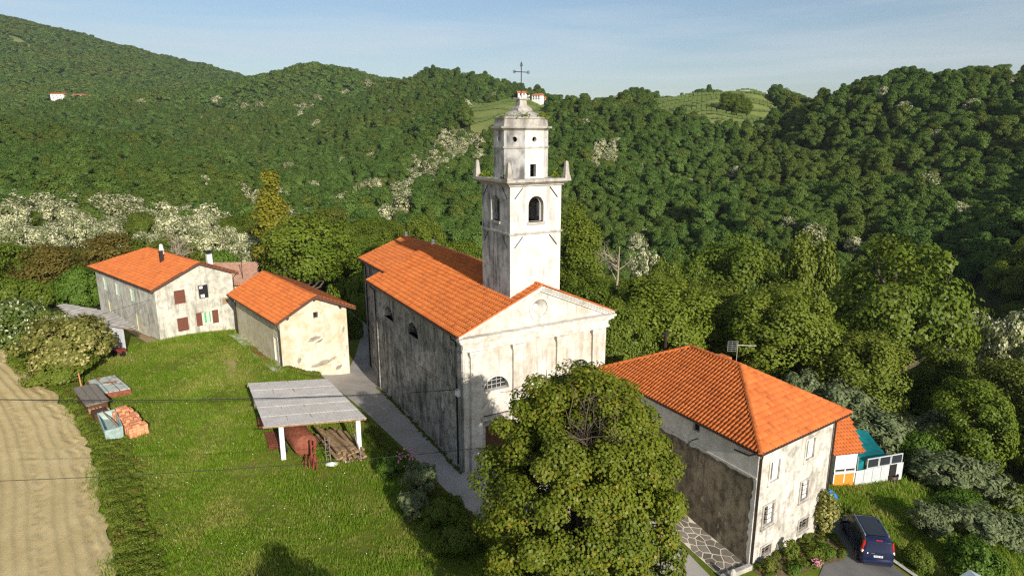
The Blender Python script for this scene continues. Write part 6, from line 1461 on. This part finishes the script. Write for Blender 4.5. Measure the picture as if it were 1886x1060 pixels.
# keep far summits clear of trees that would stand in front of the village and meadows
S3 = np.c_[FR / 4, FR / 4, h_ / 8.5]; RZ_ = rg.uniform(0, 6.28, len(FX)); far = FD > 800
for msk, nm, ss, lb in ((~wh & ~far, 'forest', FT, 'dense green broadleaf forest covering the valley and the nearer hillsides'), (~wh & far, 'mountain_forest', FL, 'distant dark forest covering the high mountain slope on the left'), (wh, 'robinia_blossom_wood', FW, 'patches of white blossoming robinias in the forested slopes')):
    gn_scatter(nm, np.c_[FX, FY, FZ - .4][msk], RZ_[msk], S3[msk], rg.integers(0, len(ss), msk.sum()), ss, lb, 'forest')
print('forest', len(FX), 'white', wh.sum())
# clearings
for i, v in enumerate(VY):
    m = M['earth'] if i in (4, 5, 6) else M['vine']
    if i == 7: continue
    drape(['vineyard_ground', 'meadow_ground', 'meadow_ground', 'vineyard_ground', 'bare_slope', 'bare_slope', 'bare_slope', 'meadow_ground', 'meadow_ground', 'meadow_ground'][i], v, m, .5, 6.0 if i < 7 else 14.)
def vine_rows(poly, n, along, name, label, h=1.7):
    b = MB(); rg = np.random.default_rng(n); xs = np.array(poly); c = xs.mean(0); a = np.array(along, float); a /= np.linalg.norm(a); q_ = np.array([-a[1], a[0]]); ext = np.abs((xs - c) @ q_).max(); L_ = np.abs((xs - c) @ a).max()
    for k in np.linspace(-ext, ext, n):
        for u in np.arange(-L_, L_, 3.0):
            p = c + q_ * k + a * (u + rg.uniform(-.3, .3))
            if in_poly(np.array([p[0]]), np.array([p[1]]), poly)[0]:
                z = gz(*p); b.box((p[0], p[1], z + h * .62 + .4), (2.6, .55, h * rg.uniform(.55, .8)), a)
    o = b.build(name, M['lf_far'] if 0 else M['vinerow']); return tag(o, label, 'vineyard', kind='stuff')
M['vinerow'] = flat('vine_foliage', (.09, .13, .03), .95, .5, 2)
vine_rows(VY[0], 30, (1, .12), 'vine_rows', 'vine rows on the sunny hilltop vineyard on the right skyline')
vine_rows(VY[3], 9, (1, -.25), 'vine_rows', 'vine rows of the small vineyard left of the golden tree')
vine_rows(VY[2], 10, (1, .05), 'vine_rows', 'vine rows in the bright meadow left of the tower top')
for (px, d, w, n, lb) in ((1336, 408, 5.5, 9, 'dark copse of trees standing alone in the hilltop vineyard'),):
    for k in range(n):
        x, y = on(px + rg.uniform(-34, 34), d + rg.uniform(-6, 8)); TB[k % 5].place('broadleaf_tree', x, y, rg.uniform(4, 5.5), rg.uniform(9, 13), 'dark tree of the copse standing in the hilltop vineyard', 'tree', 'copse in the vineyard', trunk=False)

# ---- far houses
def far_house(px, d, w, dpt, h, az, label, wallm=M['white'], dz=0.0, rh_=1.6):
    x, y = on(px, d); g = gz(x, y) + dz; T = thing('far_house', (x, y, g), label, 'house'); a = np.array([math.cos(az), math.sin(az)]); b = np.array([-a[1], a[0]])
    def q(u, v, z): p = a * u * w / 2 + b * v * dpt / 2; return (p[0], p[1], z)
    o = MB().loft([[q(-1, -1, -6), q(1, -1, -6), q(1, 1, -6), q(-1, 1, -6)], [q(-1, -1, h), q(1, -1, h), q(1, 1, h), q(-1, 1, h)]]); mesh('wall', o.v, o.f, wallm, T, world=False)
    o = MB().add([q(-1.12, -1.15, h - .1), q(1.12, -1.15, h - .1), q(1.12, 1.15, h - .1), q(-1.12, 1.15, h - .1), q(-1.12, 0, h + rh_), q(1.12, 0, h + rh_)], [(0, 1, 5, 4), (2, 3, 4, 5), (1, 2, 5), (3, 0, 4)]); mesh('roof', o.v, o.f, M['deck'] if 0 else M['farroof'], T, world=False)
    for k in range(3):
        for zf in (.25, .62):
            u = -.6 + .6 * k; o = MB().add([(*(a * (u * w / 2 - .5) - b * (dpt / 2 + .03))[:2], h * zf), (*(a * (u * w / 2 + .5) - b * (dpt / 2 + .03))[:2], h * zf), (*(a * (u * w / 2 + .5) - b * (dpt / 2 + .03))[:2], h * zf + 1.2), (*(a * (u * w / 2 - .5) - b * (dpt / 2 + .03))[:2], h * zf + 1.2)], [(0, 1, 2, 3)]); mesh('window', o.v, o.f, M['glass'], T, world=False)
M['farroof'] = flat('far_red_roof', (.50, .16, .06), .9)
far_house(964, 560, 10, 6, 2.8, .1, 'long red roofed farmhouse on the skyline left of the tower cross', dz=1.5, rh_=1.8)
far_house(990, 556, 8, 6, 4.2, -.5, 'white gabled house on the skyline right of the tower cross', dz=1.5)
far_house(1004, 565, 5, 5, 3.2, .3, 'small white outbuilding at the right end of the skyline hamlet', dz=1.5)
far_house(119, 985, 15, 9, 7, .1, 'white house alone on the wooded mountain slope, leftmost of the farmstead', dz=4)
far_house(152, 990, 18, 9, 4, -.1, 'low brown roofed farm building on the mountain slope', dz=4)
far_house(182, 975, 9, 7, 5, .2, 'small pale hut below the farm buildings on the mountain slope', dz=3)
x, y = on(1528, 100); c0_ = (x, y)
drape('far_lane', [on(1500, 92), on(1548, 94), on(1556, 112), on(1505, 118)], M['concrete'], .15, 2)

# ---- garden plants
def clump(name, pos, rad, h, mat, label, n=900, leaf=.1, seed=1, cat='plant', zb=0):
    rng = np.random.default_rng(seed); P_, Nn, t, c = crown_pts(rng, rad, h, zb, max(8, n // 40), 40, rad * .4, lump=.2); V, F = leaf_quads(P_, Nn, leaf, rng)
    T = thing(name, pos, label, cat); mesh('foliage', V, F, M[mat], T, tint=t, world=False)
    b = MB(); 
    for p in c[:6]: b.tube([(0, 0, -.1), tuple(p * .6), tuple(p)], [.03, .02, .01], 4)
    mesh('stem', b.v, b.f, M['bark'], T, world=False); return T
cpx = g1.pt(7.35, 0, .45); ctp = clump('climbing_plant', (cpx[0], cpx[1], gz(cpx[0], cpx[1])), .75, 3.0, 'lf_cream', 'pale variegated climbing plant on the right corner of the mottled white front', 3600, .12, 3)
for u, o_, r, h, m, lb, sd_ in ((3.0, .7, .5, 1.3, 'lf_mid', 'upright green shrub against the white front between basement windows', 4), (.9, .8, .6, .8, 'lf_mid', 'low green shrub in the garden bed by the downpipe', 5), (4.6, 1.3, .7, .55, 'lf_mid', 'low green perennials in the middle of the garden bed', 6), (5.6, 1.6, .6, .5, 'lf_bright', 'bright green perennials at the drive side of the garden bed', 7), (2.2, 1.5, .5, .45, 'lf_bright', 'small green perennials at the front of the garden bed', 8)):
    p = g1.pt(u, 0, o_); clump('garden_shrub', (p[0], p[1], gz(p[0], p[1])), r, h, m, lb, 900, .09, sd_)
BDp = np.array(BED); x, y = jgrid(BDp[:, 0].min(), BDp[:, 0].max(), BDp[:, 1].min(), BDp[:, 1].max(), .28); k = in_poly(x, y, BED) & (rg.random(len(x)) < .6); BEDPTS = (x[k], y[k])
p = g1.pt(3.7, 0, 2.0); T = clump('pink_flower_cushion', (p[0], p[1], gz(p[0], p[1])), .42, .4, 'lf_mid', 'cushion of pink flowers at the tip of the garden bed', 300, .08, 9)
rg = np.random.default_rng(14); b = MB()
for _ in range(40): a, q_ = rg.uniform(0, 6.28), rg.uniform(0, .4); b.lathe((math.cos(a) * q_, math.sin(a) * q_, .35 + rg.uniform(0, .12)), [(.01, 0), (.06, .03), (.02, .05)], 5)
o = mesh('blossom', b.v, b.f, M['pink'], T, world=False); o['kind'] = 'stuff'
p = hit(1560, 945); T = thing('yucca_plant', p, 'spiky dark green yucca clump in the grass above the car', 'plant'); b = MB()
for _ in range(110):
    a = rg.uniform(0, 6.28); e = rg.uniform(.1, 1.25); L_ = rg.uniform(.5, .85); ox, oy = rg.uniform(-.5, .5), rg.uniform(-.35, .35)
    t = np.array([math.cos(a) * math.cos(e), math.sin(a) * math.cos(e), math.sin(e)]); s_ = np.array([-math.sin(a), math.cos(a), 0]) * .035; o0 = np.array([ox, oy, 0])
    b.add([o0 - s_, o0 + s_, o0 + t * L_ * .6 + s_, o0 + t * L_, o0 + t * L_ * .6 - s_], [(0, 1, 2, 3, 4)])
mesh('leaves', b.v, b.f, M['lf_mid'], T, world=False)
# weeds on the tower ledges
rg = np.random.default_rng(6); VV, FF = [], []; n0 = 0; WPts = []
for _ in range(60):
    s_, t_ = cs_ + rg.uniform(-2.2, 2.2), ctt + rg.uniform(-2.2, 2.2)
    if max(abs(s_ - cs_), abs(t_ - ctt)) < 1.75: continue
    WPts.append((s_, t_, 19.05, .16))
for _ in range(26):
    a = rg.uniform(0, 6.28); r = rg.uniform(1.3, 1.72); WPts.append((cs_ + r * math.cos(a), ctt + r * math.sin(a), 22.85, .13))
PP, NN = [], []
for s_, t_, z, h in WPts:
    c_ = L(s_, t_, z)
    for _ in range(26): PP.append((c_.x + rg.normal(0, .13), c_.y + rg.normal(0, .13), z + abs(rg.normal(0, h)))); NN.append(unit(rg.normal(size=3)))
V, F = leaf_quads(np.array(PP), np.array(NN), .09, rg, 2.0); tag(mesh('ledge_weeds', V, F, M['lf_lime'], tint=rg.random(len(F))), 'tufts of weeds growing on the ledges of the bell tower', 'weeds', kind='stuff')

# ---- meadow grass, verge weeds
def blade_tuft(seed, n, h, spread, w, m):
    rng = np.random.default_rng(seed); V, F, T = [], [], []
    for i in range(n):
        a = rng.uniform(0, 6.28); o0 = np.array([rng.normal(0, spread), rng.normal(0, spread), 0]); hh = h * rng.uniform(.5, 1.2); ln = rng.uniform(.1, .7); t = np.array([math.cos(a) * ln, math.sin(a) * ln, 1.]); s_ = np.array([-math.sin(a), math.cos(a), 0]) * w
        k = len(V); V += [o0 - s_, o0 + s_, o0 + t * hh * .55 + s_ * .7, o0 + t * hh * .55 - s_ * .7, o0 + t * np.array([1.5, 1.5, 1]) * hh]; F += [(k, k + 1, k + 2, k + 3), (k + 3, k + 2, k + 4, k + 4)]; T += [rng.random()] * 2
    F = [tuple(dict.fromkeys(f)) for f in F]; return src(data_mesh('tuft', V, F, m, T), 'tuft')
GT = [blade_tuft(200 + i, 34, .17 + .035 * i, .16, .016, M['lf_grass']) for i in range(4)]
LAWN = [(-51, 66), (-40.2, 59.8), (-36.1, 62.0), (-30.1, 67.4), (-28.6, 64.5), (-21.6, 56.0), (-20.6, 54.7), (-16.9, 55.3), (-13.6, 50.3), (-10.0, 44.9), (-6.8, 40.4), (-4.6, 36.8), (-1.9, 33.2), (2.5, 29.3), (4, 26), (-18, 22), (-20.2, 28.3), (-24.4, 34.2), (-30.4, 42.4), (-37.9, 50.4), (-47, 58)]
x, y = jgrid(-52, 6, 22, 68, .24); k = in_poly(x, y, LAWN); x, y = x[k], y[k]
k = ~in_poly(x, y, smooth_poly([(-26.7, 56.6), (-25.2, 56.4), (-23.4, 52.2), (-24.2, 51.6)], 2)) | (rg.random(len(x)) < .25); x, y = x[k], y[k]
nz_ = np.sin(x * .9 + 1.3 * np.sin(y * .7)) + np.sin(y * 1.1 + 2 * np.sin(x * .5)) + .8 * np.sin(x * .33 - y * .4); keep = rg.random(len(x)) < .72 + .14 * nz_; x, y, nz_ = x[keep], y[keep], nz_[keep]
z = ground(x, y); s1 = rg.uniform(.55, 1.05, len(x)) * (1 + .16 * nz_)
gn_scatter('lawn_grass', np.c_[x, y, z], rg.uniform(0, 6.28, len(x)), np.c_[s1 * 1.1, s1 * 1.1, s1], rg.integers(0, 4, len(x)), GT, 'lush uneven meadow grass between field, shed and church', 'grass')
print('grass', len(x))
FLs = data_mesh('flower_head', [(.03 * math.cos(a), .03 * math.sin(a), .3 + .01 * math.cos(3 * a)) for a in np.linspace(0, 6.28, 7)[:-1]] + [(0, 0, .34)], [(i, (i + 1) % 6, 6) for i in range(6)], M['white']); fs = rg.integers(0, len(x), 260)
gn_scatter('meadow_flowers', np.c_[x[fs], y[fs], z[fs]], rg.uniform(0, 6.28, 260), np.c_[[rg.uniform(.5, 1.1, 260)] * 3].T, np.zeros(260, int), [src(FLs, 'flower_head')], 'tiny white meadow flowers scattered through the lawn', 'flowers')
R1_ = [(21.9, 42.6), (29, 44.6), (36, 47), (44, 44), (40, 30), (30, 22), (25.5, 25), (25.3, 29.8), (23.8, 33.2), (22.4, 37.2), (21.9, 39.4)]
x, y = jgrid(20, 46, 22, 50, .3); k = in_poly(x, y, R1_); x, y = x[k], y[k]; s1 = rg.uniform(.6, 1.2, len(x)) * (1 + .9 * np.clip((x - 26) / 8, 0, 1))
gn_scatter('slope_grass', np.c_[x, y, ground(x, y)], rg.uniform(0, 6.28, len(x)), np.c_[s1 * 1.2, s1 * 1.2, s1], rg.integers(0, 4, len(x)), GT, 'rough grass on the slope between car, olives and screen fence', 'grass')
WB = [src(Tree(140 + i, ('lf_mid', 'lf_lime', 'lf_bronze')[i], Rr=.5, H=.6, zb=0, ncl=16, npc=26, leaf=.085, rc=.2, nl=0).crown) for i in range(3)]
E_ = np.array(FE); sg_ = np.r_[0, np.cumsum(np.hypot(*np.diff(E_, axis=0).T))]; n = 3000; u = rg.uniform(0, sg_[-1], n); ex, ey = np.interp(u, sg_, E_[:, 0]), np.interp(u, sg_, E_[:, 1]); off = np.abs(rg.normal(0, 1, n)) * .95 + .3
tx, ty = .62, -.78; x, y = ex - ty * 0 + off * .80, ey + off * .60; sc_ = rg.uniform(.3, .85, n) * np.clip(1.25 - off * .3, .35, 1.2)
gn_scatter('verge_weeds', np.c_[x, y, ground(x, y)], rg.uniform(0, 6.28, n), np.c_[sc_, sc_, sc_], rg.choice(3, n, p=(.42, .54, .04)), WB, 'rank weeds and nettles along the edge of the ploughed field', 'weeds')
n = 1500; t = rg.random(n); rp = np.array([(-16.8, 55.2), (-13.5, 50.3), (-9.9, 44.9), (-6.7, 40.3), (-4.5, 36.8), (-1.8, 33.2), (2.5, 29.3)]); sg_ = np.r_[0, np.cumsum(np.hypot(*np.diff(rp, axis=0).T))]; u = t * sg_[-1]
x = np.interp(u, sg_, rp[:, 0]) - np.abs(rg.normal(0, .35, n)); y = np.interp(u, sg_, rp[:, 1]) - np.abs(rg.normal(0, .3, n)); sc_ = rg.uniform(.15, .5, n) * (1 + 1.1 * np.clip((u - 20) / 6, 0, 1))
bp_ = np.array([tuple((bc + bu * a - bv * .25)) for a in np.linspace(0, bW * .5, 60)]); x = np.r_[x, bp_[:, 0]]; y = np.r_[y, bp_[:, 1]]; sc_ = np.r_[sc_, rg.uniform(.3, .7, 60)]; n = len(x)
gn_scatter('roadside_weeds', np.c_[x, y, ground(x, y)], rg.uniform(0, 6.28, n), np.c_[sc_, sc_, sc_], rg.choice(3, n, p=(.6, .3, .1)), WB, 'low weeds along the lawn side of the church road', 'weeds')
wl_ = [L(-.25, t_) for t_ in np.arange(0, 17, .12)] + [L(-.3, t_) for t_ in np.arange(0, 17, .25)]; n = len(wl_); sc_ = rg.uniform(.05, .3, n)
gn_scatter('wall_foot_weeds', np.array([(p.x + rg.normal(0, .06), p.y + rg.normal(0, .06), gz(p.x, p.y) + .02) for p in wl_]), rg.uniform(0, 6.28, n), np.c_[sc_, sc_, sc_], rg.integers(0, 2, n), WB, 'small weeds along the foot of the dark church wall', 'weeds')

x, y = BEDPTS; n = len(x); sc_ = rg.uniform(.2, .6, n)
gn_scatter('bed_greenery', np.c_[x, y, ground(x, y) + .03], rg.uniform(0, 6.28, n), np.c_[sc_, sc_, sc_], rg.choice(3, n, p=(.6, .3, .1)), WB, 'low greenery covering the garden bed before the mottled front', 'weeds')
# ---- cables and field stones
def cable(a, b, sag, name, label, r=.018, bracket=None):
    a, b = Vector(a), Vector(b); pts = [a.lerp(b, i / 24) - Vector((0, 0, sag * 4 * (i / 24) * (1 - i / 24))) for i in range(25)]
    return tag(MB().tube(pts, r, 5).build(name, M['black']), label, 'cable')
br = Vector(lw.pt(CL - .45, 5.8, .32))
x, y = on(-260, 46); far_end = Vector((-42, 27.0, zat(-150, 735, -42, 27.0)))
def los(px, py, y): r = ray(px, py); t = y / r[1]; return Vector((r[0] * t, y, CAMZ + r[2] * t))
cable(los(-120, 733, 30.5), br, .35, 'power_cable', 'thick power cable from the left edge over the shed roof to the church corner', .028)
cable(los(-120, 889, 27.0), los(905, 822, 33.0), .3, 'power_cable', 'thin lower cable crossing field and lawn towards the linden', .014)
cable(Vector((*b1.pt(bW, 0, .05)[:2], 5.9)), br, .3, 'power_cable', 'cable from the barn gable corner down to the church corner', .016)
cable(br, L(3.6, -.12, 5.1), .15, 'power_cable', 'thin cable across the church front under the arched window', .014)
cable(Vector((*f2.pt(f2l - 1.2, 0, .05)[:2], 5.6)), Vector((-46.5, 56, 4.4)), .4, 'power_cable', 'cable sloping from the farmhouse side wall to the shrubs', .016)

# ------------------------------------------------------------------ thin air over the valley
hz_ = MB().add([(-4200, -600, -130), (4200, -600, -130), (4200, 4200, -130), (-4200, 4200, -130), (-4200, -600, 520), (4200, -600, 520), (4200, 4200, 520), (-4200, 4200, 520)], [(3, 2, 1, 0), (4, 5, 6, 7), (0, 1, 5, 4), (1, 2, 6, 5), (2, 3, 7, 6), (3, 0, 4, 7)])
hm = bpy.data.materials.new('haze_air'); hm.use_nodes = True; hm.node_tree.nodes.clear()
pv_ = hm.node_tree.nodes.new('ShaderNodeVolumePrincipled'); pv_.inputs['Density'].default_value = .00008; pv_.inputs['Color'].default_value = (.86, .92, 1, 1); pv_.inputs['Anisotropy'].default_value = .2
ho = hm.node_tree.nodes.new('ShaderNodeOutputMaterial'); hm.node_tree.links.new(pv_.outputs[0], ho.inputs['Volume'])
tag(hz_.build('haze', hm), 'thin pale haze over the valley', kind='stuff')
